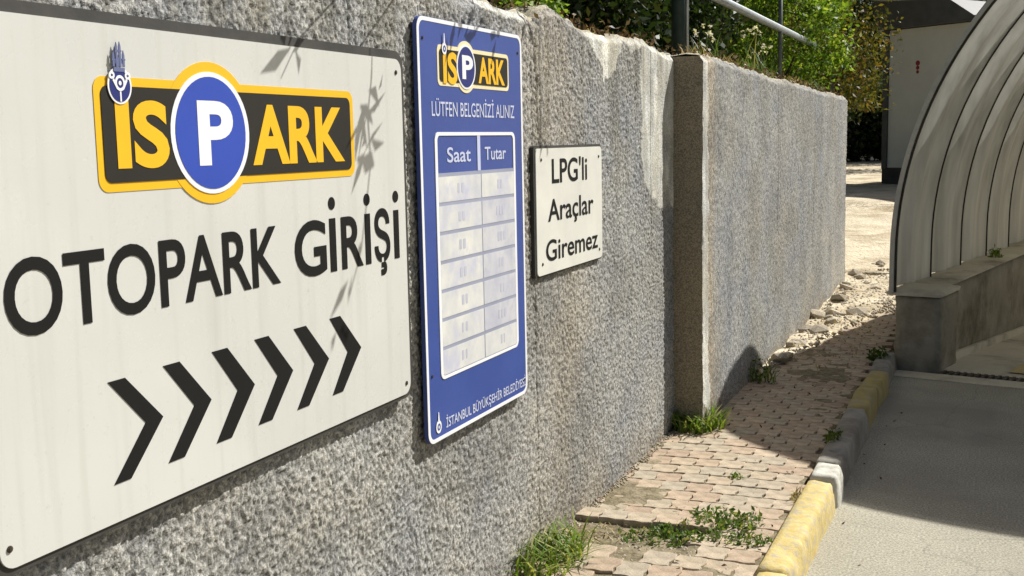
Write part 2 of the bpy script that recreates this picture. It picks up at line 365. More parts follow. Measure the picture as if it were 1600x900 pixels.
def build_wall(name, ys, topf, X0, label, patches, zstep, stain, cracks=(), stk=.30):
    nz = int(2.15 / zstep); tops = topf(ys)
    v = np.linspace(0, 1, nz)
    Y = np.repeat(ys[:, None], nz, 1); Z = -.2 + (tops[:, None] + .2) * v[None, :]
    mask = np.zeros(Y.shape); 
    for P in patches: mask = np.maximum(mask, poly_mask(Y, Z, P, .02))
    a = vn(Y, Z, .0085, 1); b = vn(Y, Z, .0055, 2); c = vn(Y, Z, .06, 3); dd = vn(Y, Z, .6, 4)
    g = np.clip((a * .58 + b * .42 - .34) / .32, 0, 1)
    mask = mask * (.75 + .25 * sst(.3, .5, vn(Y, Z, .05, 14))); rough = 1 - .85 * mask
    disp = (.0050 * g * rough + .003 * c + .010 * dd + .004 * mask) - .012
    edge = sst(.03, 0, tops[:, None] - Z); disp = disp - .02 * edge
    Xf = X0 + disp
    gg = g[..., None]
    col = np.array([.205, .207, .203]) * (1 - gg) + np.array([.405, .405, .390]) * gg
    warm = stain(Y, Z)[..., None]
    col = col * (1 - warm) + col * np.array([1.12, .97, .78]) * warm
    col = col * (1 - mask[..., None]) + (np.array([.535, .535, .495]) * (.66 + .5 * vn(Y, Z * .25, .035, 5) + .28 * vn(Y, Z, .15, 6))[..., None]) * mask[..., None]
    wob = .012 * (vn(Z, Y * 0, .11, 3) - .5) + .006 * (vn(Z, Y * 0, .03, 4) - .5)
    for cy_, zlo, wd_ in cracks:
        k = np.exp(-(((Y - cy_ - wob) / wd_) ** 2)) * sst(zlo, zlo + .15, Z) * (.5 + .5 * vn(Z, Y * 0, .05, 6)); Xf -= .006 * k; col = col * (1 - .72 * k[..., None])
    strk = sst(.56, .80, vn(Y, Z * .12, .05, 8)) * sst(.9, 2.2, Z + .5 * vn(Y, Y * 0, .09, 9)) * stk
    col = col * (1 - strk[..., None] * np.array([.8, .85, 1.0]))
    blot = sst(.45, .8, vn(Y, Z, .33, 12)) * .16; col = col * (1 - blot[..., None] * np.array([.75, .85, 1.05]))
    dirtb = (sst(.22, .0, Z + .12 * vn(Y, Z, .15, 6)) * .55)[..., None]
    col = col * (1 - dirtb) + np.array([.21, .17, .115]) * dirtb
    V = [np.stack([Xf, Y, Z], -1).reshape(-1, 3)]; C = [col.reshape(-1, 3)]; Q = [grid_faces(len(ys), nz)]
    off = len(ys) * nz
    # top and back strip
    prof = [(-.03, .006), (-.09, .012), (-.16, .004), (-.24, .010), (-.32, -.01), (-.32, -2.1)]
    T = [np.stack([Xf[:, -1], ys, tops], -1)] + [np.stack([np.full(len(ys), X0 + px), ys, tops + pz + (.02 * (vn(ys, ys * 0 + px * 9, .06, 11) - .5) if pz > -1 else 0)], -1) for px, pz in prof]
    T = np.stack(T, 1); V.append(T.reshape(-1, 3)); C.append(np.tile([[.40, .37, .29]], (T.shape[0] * T.shape[1], 1)) * (.8 + .4 * RNG.random((T.shape[0] * T.shape[1], 1))))
    Q.append(grid_faces(len(ys), len(prof) + 1, off)); off += T.shape[0] * T.shape[1]
    # end caps
    for e, fl in ((0, False), (-1, True)):
        nzc = 60; idx = np.linspace(0, nz - 1, nzc).astype(int); nxc = 14
        fx = Xf[e, idx]; zz = Z[e, idx]; xs = np.linspace(0, 1, nxc)
        P = np.stack([(X0 - .32) + (fx[:, None] - X0 + .32) * xs[None, :], np.full((nzc, nxc), ys[e]) + .006 * (vn(zz[:, None] * np.ones((1, nxc)), xs[None, :] * np.ones((nzc, 1)) * .3, .05, 7) - .5), np.repeat(zz[:, None], nxc, 1)], -1)
        V.append(P.reshape(-1, 3)); C.append(np.tile([[.26, .23, .175]], (nzc * nxc, 1))); Q.append(grid_faces(nzc, nxc, off, fl)); off += nzc * nxc
    o = fast_mesh(name, np.concatenate(V), np.concatenate(Q), M['wall'], np.concatenate(C), smooth=True, origin=(X0, float(ys[0] + ys[-1]) / 2, 0))
    tag(o, label, 'wall'); return o
PX = lambda L, X=0.0: [YZ(x, y, X) for x, y in L]
pat1 = [PX([(908, 15), (914, 50), (930, 84), (952, 130), (964, 98), (976, 55), (988, 30)]), PX([(960, 20), (962, 56), (1004, 84), (1010, 50)]),
        PX([(1000, 40), (1003, 130), (1006, 250), (1012, 300), (1030, 318), (1046, 310), (1062, 330), (1062, 40)]),
        PX([(745, -14), (752, 16), (775, 30), (800, 38), (828, 34), (838, 4), (838, -20)])]
st1 = lambda Y, Z: np.clip(np.exp(-((Y - 4.0) / .38) ** 2) * (.32 + .5 * (vn(Y, Z, .2, 13) - .3)), 0, 1)
ys1 = np.concatenate([np.arange(-4, 1.15, .08), np.arange(1.15, 3.2, .0042), np.arange(3.2, 5.735, .0054)])
wall1 = build_wall('retaining_wall', ys1, wall_top1, 0.0, 'long grey rough-cast retaining wall that carries the three signs', pat1, .0047, st1, ((3.86, 1.25, .006), (3.78, -.3, .004), (5.30, .9, .004), (2.55, 1.0, .004)))
st2 = lambda Y, Z: np.clip(np.exp(-((Y - 5.86) / .13) ** 2) * .9 + .5 * (vn(Y, Z, .5, 13) - .45), 0, 1)
Yend = float(wpt(1325, 155, X2)[1])
ys2 = np.concatenate([np.arange(5.712, 8, .008), np.arange(8, Yend, .012)])
wall2 = build_wall('retaining_wall', ys2, wall_top2, X2, 'grey rough-cast retaining wall without signs, stepping forward past the dark corner', [PX([(1098, 84), (1098, 640), (1108, 640), (1106, 84)], X2)], .0095, st2, ((7.9, .8, .006), (9.6, .3, .007)), .14)

# soil bank behind the walls
yy = np.arange(-6, Yend + .01, .25); xx = np.concatenate([np.arange(-.28, -3, -.2), np.arange(-3, -26, -1.2)])
BY, BX = np.meshgrid(yy, xx, indexing='ij'); BZ = 1.84 + .10 * vn(BY, BX, .7, 3) + .05 * (-BX - .28).clip(0, 8) - .03
nb_ = len(xx); V = np.stack([BX, BY, BZ], -1).reshape(-1, 3); Q = grid_faces(len(yy), nb_, flip=True)
endV = np.stack([xx, np.full(nb_, Yend - .01), BZ[-1]], -1); endB = endV.copy(); endB[:, 2] = -.2
V = np.concatenate([V, endV, endB]); o0 = len(yy) * nb_
Q = np.concatenate([Q, np.array([(o0 + i, o0 + i + 1, o0 + nb_ + i + 1, o0 + nb_ + i) for i in range(nb_ - 1)])])
tag(fast_mesh('embankment', V, Q, M['soil']), kind='structure')

# ------------------------------------------------------------------ signs
def rrect(y0, y1, z0, z1, r, n=6):
    P = []
    for cy, cz, a in ((y1 - r, z1 - r, 0), (y0 + r, z1 - r, 90), (y0 + r, z0 + r, 180), (y1 - r, z0 + r, 270)):
        for k in range(n + 1):
            t = R_(a + 90 * k / n); P.append((cy + r * math.cos(t), cz + r * math.sin(t)))
    return P
def ell(cy, cz, a, b, n=48): return [(cy + a * math.cos(2 * math.pi * k / n), cz + b * math.sin(2 * math.pi * k / n)) for k in range(n)]
_tc = {}
def _raw(body, bold):
    k = (body, bold)
    if k in _tc: return _tc[k]
    cu = bpy.data.curves.new('txt', 'FONT'); cu.body = body; cu.offset = bold; cu.resolution_u = 6; cu.fill_mode = 'FRONT'
    o = bpy.data.objects.new('txt', cu); COL.objects.link(o); dg = bpy.context.evaluated_depsgraph_get()
    me = bpy.data.meshes.new_from_object(o.evaluated_get(dg))
    V = np.array([v.co[:] for v in me.vertices]); F = [tuple(p.vertices) for p in me.polygons]
    bpy.data.objects.remove(o); bpy.data.curves.remove(cu); bpy.data.meshes.remove(me)
    _tc[k] = (V, F); return V, F
def text(name, body, y0, y1, z0, z1, x, mat, parent, bold=.0, label=None, slant=0):
    """capitals span z0..z1, whole line spans y0..y1, lying at x and facing +X"""
    V, F = _raw(body, bold); H, _ = _raw('H', bold)
    h0, h1 = H[:, 1].min(), H[:, 1].max(); a0, a1 = V[:, 0].min(), V[:, 0].max()
    sz = (z1 - z0) / (h1 - h0); sy = (y1 - y0) / (a1 - a0)
    P = np.stack([np.full(len(V), x), y0 + (V[:, 0] - a0) * sy, z0 + (V[:, 1] - h0) * sz], 1)
    o = mk(name, P, F, mat, parent)
    if label: o['label'] = label
    return o
def emblem(cy, cz, R, top, x, parent, simple=False):
    """municipal emblem: round shield with a crown of towers above"""
    mw, mn = M['white'], M['navy']
    a = R * .92
    if simple:
        mb = MB(); mb.prism(ell(cy, cz, a, R, 20), x, x + .001); mb.prism([(cy - a * .28, cz + R * .9), (cy + a * .28, cz + R * .9), (cy + a * .1, top), (cy - a * .1, top)], x, x + .0014)
        e = mb.obj('emblem', mw, parent); MB().ring(ell(cy, cz, a * .55, R * .55, 20), ell(cy, cz, a * .28, R * .28, 20), x + .0015, x + .0018).obj('shield', M['blue'], e); return e
    e = MB().prism(ell(cy, cz, a, R, 40), x, x + .001).obj('emblem', mw, parent)
    MB().prism(ell(cy, cz - R * .02, a * .86, R * .86, 40), x, x + .0016).obj('shield', mn, e)
    mb = MB(); xf = x + .0022
    mb.ring(ell(cy, cz + R * .12, a * .42, R * .42, 24), ell(cy, cz + R * .12, a * .27, R * .27, 24), x + .0016, xf)
    mb.prism(ell(cy, cz + R * .12, a * .12, R * .12, 16), x + .0016, xf)
    mb.prism([(cy - a * .06, cz - R * .86), (cy + a * .06, cz - R * .86), (cy + a * .06, cz - R * .32), (cy - a * .06, cz - R * .32)], x + .0016, xf)
    for s in (-1, 1):
        P = [(cy + s * a * .30, cz - R * .20), (cy + s * a * .62, cz + R * .26), (cy + s * a * .50, cz + R * .36), (cy + s * a * .10, cz - R * .30)]
        mb.prism(P if s > 0 else P[::-1], x + .0016, xf + .0003)
        mb.ring(ell(cy + s * a * .66, cz + R * .52, a * .24, R * .2, 16), ell(cy + s * a * .66, cz + R * .52, a * .1, R * .08, 16), x + .0016, xf + .0002)
    mb.obj('scroll', mw, e)
    H = top - (cz + R * .72); zb = cz + R * .72
    mb = MB()
    mb.prism([(cy - a * .46, zb), (cy + a * .46, zb), (cy + a * .46, zb + H * .14), (cy - a * .46, zb + H * .14)], x + .001, x + .0024)
    for k, (dy, hh) in enumerate(((-.44, .70), (-.16, .98), (.12, 1.0), (.40, .72))):
        c = cy + a * dy; ww = a * .085
        mb.prism([(c - ww, zb + H * .16), (c + ww, zb + H * .16), (c + ww, zb + H * (hh - .16)), (c, zb + H * hh), (c - ww, zb + H * (hh - .16))], x + .001, x + .0026)
        mb.prism([(c - ww * 1.6, zb + H * (hh - .34)), (c + ww * 1.6, zb + H * (hh - .34)), (c + ww * 1.6, zb + H * (hh - .28)), (c - ww * 1.6, zb + H * (hh - .28))], x + .001, x + .0028)
    mb.prism(ell(cy - a * .02, zb + H * .34, a * .30, H * .16, 18), x + .001, x + .0022)
    mb.obj('towers', M['smudge_navy'], e)
    return e
M['smudge_navy'] = paint('emblem_grey_blue', (.12, .14, .26), .45)
def screws(parent, pts, x, r=.006):
    for (y, z) in pts:
        mb = MB(); mb.prism(ell(y, z, r, r, 10), x, x + .002); mb.prism(ell(y, z, r * .55, r * .55, 8), x + .002, x + .0035); mb.obj('screw', M['screw'], parent)

# --- big white sign
bx = .027
y0 = YZ(2, 893, bx)[0]; y1 = YZ(634, 350, bx)[0]; z1 = .5 * (YZ(0, 18, bx)[1] + YZ(627, 93, bx)[1]); z0 = .5 * (YZ(3, 893, bx)[1] + YZ(643, 614, bx)[1])
S1 = thing('parking_sign', (0, (y0 + y1) / 2, z0), 'large white board with black and yellow logo and six black chevrons', 'sign')
MB().prism(rrect(y0 - .018, y1 + .018, z0 - .012, z1 + .022, .042), -.004, bx - .004).obj('rim', M['rim'], S1)
MB().prism(rrect(y0, y1, z0, z1, .032), bx - .006, bx).obj('board', M['board'], S1)
Y = lambda x, y: YZ(x, y, bx)[0]; Z = lambda x, y: YZ(x, y, bx)[1]
x1 = bx + .0012
# logo
ly0 = Y(149, 210); ly1 = Y(552, 210); lz1 = .5 * (Z(146, 118) + Z(551, 143)); lz0 = .5 * (Z(155, 300) + Z(551, 276))
cy_, cz_ = Y(329, 208), Z(329, 208); rr = (Z(329, 97) - Z(329, 318)) / 2; rw = (Z(329, 113) - Z(329, 303)) / 2; rbl = (Z(329, 120) - Z(329, 295)) / 2
rwy = (Y(390, 208) - Y(268, 208)) / 2; rby = (Y(383, 208) - Y(274, 208)) / 2; ryy = rwy + (rr - rw)
def logo(parent, ly0, ly1, lz0, lz1, cy, cz, rr, ryy, rw, rwy, rbl, rby, x, bw, rim_mat, words, centre_mat, cr):
    lg = MB().prism(rrect(ly0, ly1, lz0, lz1, cr), x - .001, x).obj('logo', rim_mat, parent)
    MB().prism(ell(cy, cz, ryy, rr), x - .001, x + .0006).obj('logo_bulge', rim_mat, lg)
    MB().prism(rrect(ly0 + bw, ly1 - bw, lz0 + bw, lz1 - bw, cr * .7), x - .001, x + .0014).obj('logo_plate', M['logodark'], lg)
    MB().prism(ell(cy, cz, rwy, rw), x - .001, x + .0022).obj('logo_ring', M['white'], lg)
    MB().prism(ell(cy, cz, rby, rbl), x - .001, x + .0030).obj('logo_disc', centre_mat, lg)
    for (nm, body, a, b, c, d, mt, bold, xx) in words: text(nm, body, a, b, c, d, xx, mt, lg, bold)
    return lg
lzA0, lzA1 = Z(465, 255), Z(465, 166)
ISz0, ISz1 = Z(225, 262), Z(225, 158)
lg = logo(S1, ly0, ly1, lz0, lz1, cy_, cz_, rr, ryy, rw, rwy, rbl, rby, x1, .0165, M['yellow'],
    [('lettering', 'IS', Y(180, 215), Y(262, 215), ISz0, ISz1, M['yellow'], .036, x1 + .0022),
     ('lettering', 'ARK', Y(392, 215), Y(536, 215), lzA0, lzA1, M['yellow'], .034, x1 + .0022),
     ('lettering', 'P', Y(307, 210), Y(362, 210), Z(335, 258), Z(335, 158), M['white'], .034, x1 + .0036)], M['lblue'], .024)
ez1, ez0 = Z(184, 104), Z(184, 163)
emblem(Y(184, 135), (ez0 + ez1) / 2, (ez1 - ez0) / 2, Z(180, 65), x1 + .0026, S1)
# wording
bz0 = .5 * (Z(130, 509) + Z(429, 442)); bz1 = .5 * (Z(120, 394) + Z(429, 352))
text('lettering', 'OTOPARK', Y(4, 450), Y(437, 400), bz0, bz1, x1, M['black'], S1, .016)
gz0 = .5 * (Z(525, 422) + Z(620, 402)); gz1 = .5 * (Z(525, 336) + Z(620, 325))
zz = lambda v: v / 1.5515
for ch, za, zb in (('G', 714, 791), ('R', 828, 880), ('Ş', 908, 946)):
    text('lettering', ch, Y(zz(za), 390), Y(zz(zb), 390), bz0, bz1, x1, M['black'], S1, .020)
for za, zb in ((800, 815), (886, 899), (956, 968)):
    ya, yb = Y(zz(za), 390), Y(zz(zb), 390); yc = (ya + yb) / 2; mb = MB(); mb.prism([(ya, bz0), (yb, bz0), (yb, bz1), (ya, bz1)], x1 - .001, x1); mb.prism(ell(yc, bz1 + .036, .0155, .0155, 16), x1 - .001, x1); mb.obj('lettering', M['black'], S1)
q = lambda L: [YZ(x / 1.5515, 320 + y / 1.5515, bx) for x, y in L]
for L in ([(260, 430), (303, 420), (395, 515), (317, 665), (277, 678), (352, 515)], [(395, 390), (437, 380), (512, 470), (445, 613), (408, 625), (470, 472)],
          [(513, 355), (552, 348), (617, 435), (560, 565), (525, 578), (575, 437)], [(615, 325), (650, 320), (710, 402), (660, 520), (628, 534), (672, 404)],
          [(710, 300), (740, 295), (797, 375), (750, 485), (722, 498), (762, 378)], [(800, 275), (825, 270), (875, 346), (830, 452), (805, 463), (842, 349)]):
    P = q(L); a = .5 * (P[0][0] + P[4][0]); b = .5 * (P[1][0] + P[3][0]); tip = P[2]; inn = P[5]
    zt = .5 * (P[0][1] + P[1][1]); zb = .5 * (P[3][1] + P[4][1]); zm = .5 * (zt + zb)
    mb = MB(); poly = [(a, zt), (inn[0], zm), (a, zb), (b, zb), (tip[0], zm), (b, zt)]
    V = [(x, p[0], p[1]) for x in (x1 - .001, x1) for p in poly]
    mb.add(V, [(6, 7, 10, 11), (7, 8, 9, 10)] + [((i + 1) % 6, i, 6 + i, 6 + (i + 1) % 6) for i in range(6)][::1]); mb.obj('chevron', M['black'], S1)
screws(S1, [(y1 - .03, z1 - .035), (y1 - .025, z0 + .03), (y0 + .02, z0 + .035), (y0 + .02, z1 - .035)], bx)

# --- blue tariff sign
bx2 = .022
Y = lambda x, y: YZ(x, y, bx2)[0]; Z = lambda x, y: YZ(x, y, bx2)[1]
y0 = .5 * (Y(648, 22) + Y(671, 698)); y1 = .5 * (Y(812, 55) + Y(826, 611)); z1 = .5 * (Z(648, 22) + Z(812, 55)); z0 = .5 * (Z(672, 698) + Z(826, 611))
S2 = thing('tariff_sign', (0, (y0 + y1) / 2, z0), 'tall blue sign with white border and a pale price table', 'sign')
MB().prism(rrect(y0, y1, z0, z1, .035), bx2 - .012, bx2).obj('board', M['blue'], S2)
MB().ring(rrect(y0 + .001, y1 - .001, z0 + .001, z1 - .001, .035), rrect(y0 + .014, y1 - .014, z0 + .012, z1 - .012, .026), bx2 - .001, bx2 + .001).obj('border', M['white'], S2)
x2 = bx2 + .0012
a0, a1 = Y(683, 110), Y(794, 110); c1 = .5 * (Z(686, 71) + Z(790, 84)); c0 = .5 * (Z(687, 135) + Z(790, 141))
cyb, czb = Y(727, 105), Z(727, 105); h = (Z(727, 66) - Z(727, 147)) / 2
wy = (Y(742, 105) - Y(714, 105)) / 2
logo(S2, a0, a1, c0, c1, cyb, czb, h, wy * 1.22, h * .86, wy * 1.05, h * .78, wy * .92, x2, .012, M['cream'],
     [('lettering', 'IS', Y(691, 110), Y(713, 110), Z(702, 131), Z(702, 82), M['yellow'], .034, x2 + .0022),
      ('lettering', 'ARK', Y(746, 110), Y(787, 110), Z(767, 132), Z(767, 92), M['yellow'], .034, x2 + .0022),
      ('lettering', 'P', Y(720, 105), Y(737, 105), Z(728, 124), Z(728, 87), M['white'], .034, x2 + .0036)], M['navy'], .018)
emblem(Y(692, 76), Z(692, 76), .017, Z(692, 52), x2 + .0026, S2, True)
tz0 = .5 * (Z(676, 182) + Z(800, 184)); tz1 = .5 * (Z(676, 158) + Z(800, 165))
text('lettering', 'LÜTFEN BELGENİZİ ALINIZ', Y(674, 172), Y(803, 175), tz0, tz1, x2, M['palewhite'], S2, .006)
# table
t0, t1 = .5 * (Y(679, 300) + Y(690, 580)), .5 * (Y(804, 300) + Y(811, 540)); tz1 = .5 * (Z(680, 208) + Z(803, 205)); tz0 = .5 * (Z(691, 589) + Z(811, 544))
MB().ring(rrect(t0, t1, tz0, tz1, .025), rrect(t0 + .016, t1 - .016, tz0 + .009, tz1 - .010, .016), x2 - .001, x2 + .001).obj('table_frame', M['white'], S2)
hd = .5 * (Z(685, 269) + Z(803, 264)); dv = .5 * (Y(747, 235) + Y(748, 240))
MB().prism([(dv - .011, hd), (dv + .011, hd), (dv + .011, tz1 - .008), (dv - .011, tz1 - .008)], x2 - .001, x2 + .0006).obj('divider', M['palewhite'], S2)
text('lettering', 'Saat', Y(698, 240), Y(735, 240), Z(716, 253), Z(716, 230), x2, M['palewhite'], S2, .012)
text('lettering', 'Tutar', Y(757, 240), Y(790, 240), Z(773, 249), Z(773, 229), x2, M['palewhite'], S2, .012)
MB().prism([(t0 + .014, tz0 + .008), (t1 - .014, tz0 + .008), (t1 - .014, hd), (t0 + .014, hd)], x2 - .001, x2 + .0002).obj('table_ground', M['rowline'], S2)
nr = 7; rh = (hd - tz0 - .012) / nr; dx_ = t0 + (t1 - t0) * .53
for i in range(nr):
    za = tz0 + .012 + i * rh; zb = za + rh - .011
    for (ya, yb, mt) in ((t0 + .017, dx_ - .003, 'cellw'), (dx_ + .003, t1 - .017, 'cellg' if 0 < i < 6 else 'cellw')):
        c = MB().prism(rrect(ya, yb, za, zb, .003, 2), x2, x2 + .001).obj('cell', M[mt], S2)
        wd = (yb - ya); m1 = ya + wd * random.uniform(.40, .5)
        mb = MB()
        for k in range(random.choice((2, 3))):
            ww = wd * random.uniform(.04, .07); ss = m1 + wd * .09 * k; mb.prism(rrect(ss, ss + ww, za + rh * .26, za + rh * .62, .004, 3), x2, x2 + .0014)
        mb.obj('figures', M['smudge'], c)
f0 = .5 * (Z(700, 668) + Z(815, 604)); f1 = .5 * (Z(700, 652) + Z(815, 592))
text('lettering', 'İSTANBUL BÜYÜKŞEHİR BELEDİYESİ', Y(697, 665), Y(821, 600), f0, f1, x2, M['palewhite'], S2, .012)
emblem(Y(685, 667), Z(685, 667), .019, Z(685, 644), x2, S2, True)
screws(S2, [(y0 + .035, z1 - .06), (y1 - .035, z1 - .06), (y0 + .035, z0 + .2), (y1 - .03, z0 + .05)], bx2, .005)

# --- small white sign
bx3 = .016
Y = lambda x, y: YZ(x, y, bx3)[0]; Z = lambda x, y: YZ(x, y, bx3)[1]
y0 = .5 * (Y(835, 232) + Y(842, 432)); y1 = .5 * (Y(939, 230) + Y(942, 402)); z1 = .5 * (Z(835, 231) + Z(939, 230)); z0 = .5 * (Z(842, 431) + Z(942, 402))
S3 = thing('notice_sign', (0, (y0 + y1) / 2, z0), 'small white notice with three lines of black words', 'sign')
MB().prism(rrect(y0 - .014, y1 + .008, z0 - .006, z1 + .010, .02), -.004, bx3 - .004).obj('rim', M['rim'], S3)
MB().prism(rrect(y0, y1, z0, z1, .022), bx3 - .006, bx3).obj('board', M['lpgboard'], S3)
x3 = bx3 + .0012
def line3(body, xa, xb, yb, yt, xm): text('lettering', body, Y(xa, (yb + yt) / 2), Y(xb, (yb + yt) / 2), Z(xm, yb), Z(xm, yt), x3, M['black'], S3, .012)
line3("LPG'li", 862, 917, 284, 247, 885); line3('Araçlar', 856, 927, 340, 307, 890); line3('Giremez', 853, 934, 402, 370, 880)
screws(S3, [(y0 + .05, z1 - .04), (y1 - .04, z1 - .04), (y0 + .05, z0 + .04), (y1 - .04, z0 + .035)], bx3, .006)

# ------------------------------------------------------------------ sidewalk
side = quad_sheet('sidewalk', [[(.0, -6, -.035), (.80, -6, -.035), (.80, 8.12, -.035), (.86, 8.2, -.035), (1.30, 10.6, -.035), (.0, 10.6, -.035)]], M['sand'])
ys_ = np.arange(2.4, 8.55, .025); xs_ = np.linspace(-.01, .78, 34)
AY, AX = np.meshgrid(ys_, xs_, indexing='ij'); AZ = -.018 + .008 * vn(AY, AX, .14, 2) + .006 * vn(AY, AX, .05, 5)
AZ = AZ + .004
fast_mesh('sand_bed', np.stack([AX, AY, AZ], -1).reshape(-1, 3), grid_faces(len(ys_), len(xs_), flip=True), M['sand'], parent=side)
PW, PD = .112, .126                       # paver pitch across and along
def paver_mesh(seed):
    rg = random.Random(seed); a = PW / 2 - .0014; b = PD / 2 - .0014; k = .007
    P = [(-a, -b), (-a * .33, -b + k), (a * .33, -b - k * .2), (a, -b + k), (a - k, -b * .3), (a + k * .4, b * .35), (a, b), (a * .33, b + k * .8), (-a * .33, b - k * .3), (-a, b + k * .6), (-a - k, b * .3), (-a + k * .4, -b * .35)]
    P = [(x + rg.uniform(-.002, .002), y + rg.uniform(-.002, .002)) for x, y in P]
    n = len(P); V = [(x * .965, y * .965, 0) for x, y in P] + [(x, y, -.003) for x, y in P] + [(x, y, -.07) for x, y in P]
    F = [tuple(range(n))] + [(i + n, (i + 1) % n + n, (i + 1) % n, i) for i in range(n)] + [(i + 2 * n, (i + 1) % n + 2 * n, (i + 1) % n + n, i + n) for i in range(n)]
    me = bpy.data.meshes.new('paver'); me.from_pydata(V, [], F); me.materials.append(M['paver']); me.update(); return me
PM = [paver_mesh(i) for i in range(6)]
cnt = 0; row = 0; y = 3.22
while y < 10.5 and cnt < 340:
    x = .035 - (PW / 2 if row % 2 else 0)
    while x < (.77 if y < 8.1 else .84):
        ok = True; zj = random.uniform(-.0016, .0012); rx = random.uniform(-.010, .010); ry = random.uniform(-.010, .010); rz = random.uniform(-.02, .02)
        if x < -.05: ok = False
        if 3.93 < y < 4.20 and x < .62 + .12 * math.sin(y * 9): ok = False
        if 3.2 < y <= 3.95: zj += random.uniform(-.003, .012); rx *= 4; ry *= 4; rz *= 4; ok = ok and random.random() > .08
        if 4.20 <= y < 4.34 and x < .5: zj += .022; rx -= .04
        if y > 6.7 and x < line_x(y) - .03: ok = False
        if ok:
            dip = -.004 * math.sin(y * 1.7 + x * 3) + .003 * math.sin(x * 7 + y)
            o = link('paver', PM[random.randrange(6)], side, (x + random.uniform(-.003, .003), y + random.uniform(-.004, .004), zj + dip))
            o.rotation_euler = (rx, ry, rz); cnt += 1
        x += PW
    y += PD; row += 1
print('pavers', cnt)

# ------------------------------------------------------------------ kerb
KI, KO = .798, .912
kerb = thing('kerb', (KI, 5.5, ROAD), 'kerb of worn yellow, white and grey concrete stones along the sidewalk', 'kerb')
def kerb_stone(ya, yb, mat, dz=0, dx=0, yaw=0):
    n = max(6, int((yb - ya) / .03)); prof = [(KI, -.12), (KI, .012), (KI + .002, .024), (KI + .008, .031), (KI + .03, .034), (KO - .034, .034), (KO - .018, .033), (KO - .008, .029), (KO - .002, .018), (KO + .001, -.02), (KO + .004, -.06), (KO + .008, -.15)]
    V = []; F = []; m = len(prof)
    for i in range(n + 1):
        t = i / n; yv = ya + .008 + (yb - ya - .016) * t; e = .012 if i in (0, n) else 0
        for j, (px, pz) in enumerate(prof):
            jit = .004 * (float(vn(yv * 1.0, j * .04, .12, 5)) - .5) * 2 + .0022 * (float(vn(yv * 1.0, j * .03, .035, 8)) - .5) * 2
            ch = (max(0, float(vn(yv, 0, .06, 9)) - .62) * .07 + max(0, float(vn(yv, 0, .02, 11)) - .7) * .03) * (1 if 5 <= j <= 8 else 0)
            px -= ch; pz -= ch * .8
            V.append((px + dx + yaw * (t - .5) + (jit if j > 1 else 0) - (e if j > 6 else 0), yv, pz + dz + (jit if 1 < j < 9 else 0) - (e if 1 < j < 9 else 0)))
    for i in range(n):
        for j in range(m - 1): F.append((i * m + j, i * m + j + 1, (i + 1) * m + j + 1, (i + 1) * m + j))
    F.append(tuple(range(m))[::-1]); F.append(tuple(n * m + j for j in range(m)))
    return mk('kerb_stone', V, F, mat, kerb, True)
for ya, yb, mt, dz, dx, yw in ((2.0, 2.9, 'kyel', -.005, 0, 0), (2.9, 3.8, 'kyel', 0, .0, 0), (3.8, 4.93, 'kyel', -.004, -.006, .012), (4.93, 5.17, 'kwhite', .012, .006, 0), (5.17, 6.30, 'kgrey', .008, .002, .01),
                       (6.30, 6.86, 'kyel2', .004, .0, 0), (6.86, 7.42, 'kyel2', -.006, .012, .02), (7.42, 8.12, 'kgrey', -.01, .01, 0)):
    kerb_stone(ya, yb, M[mt], dz, dx, yw)

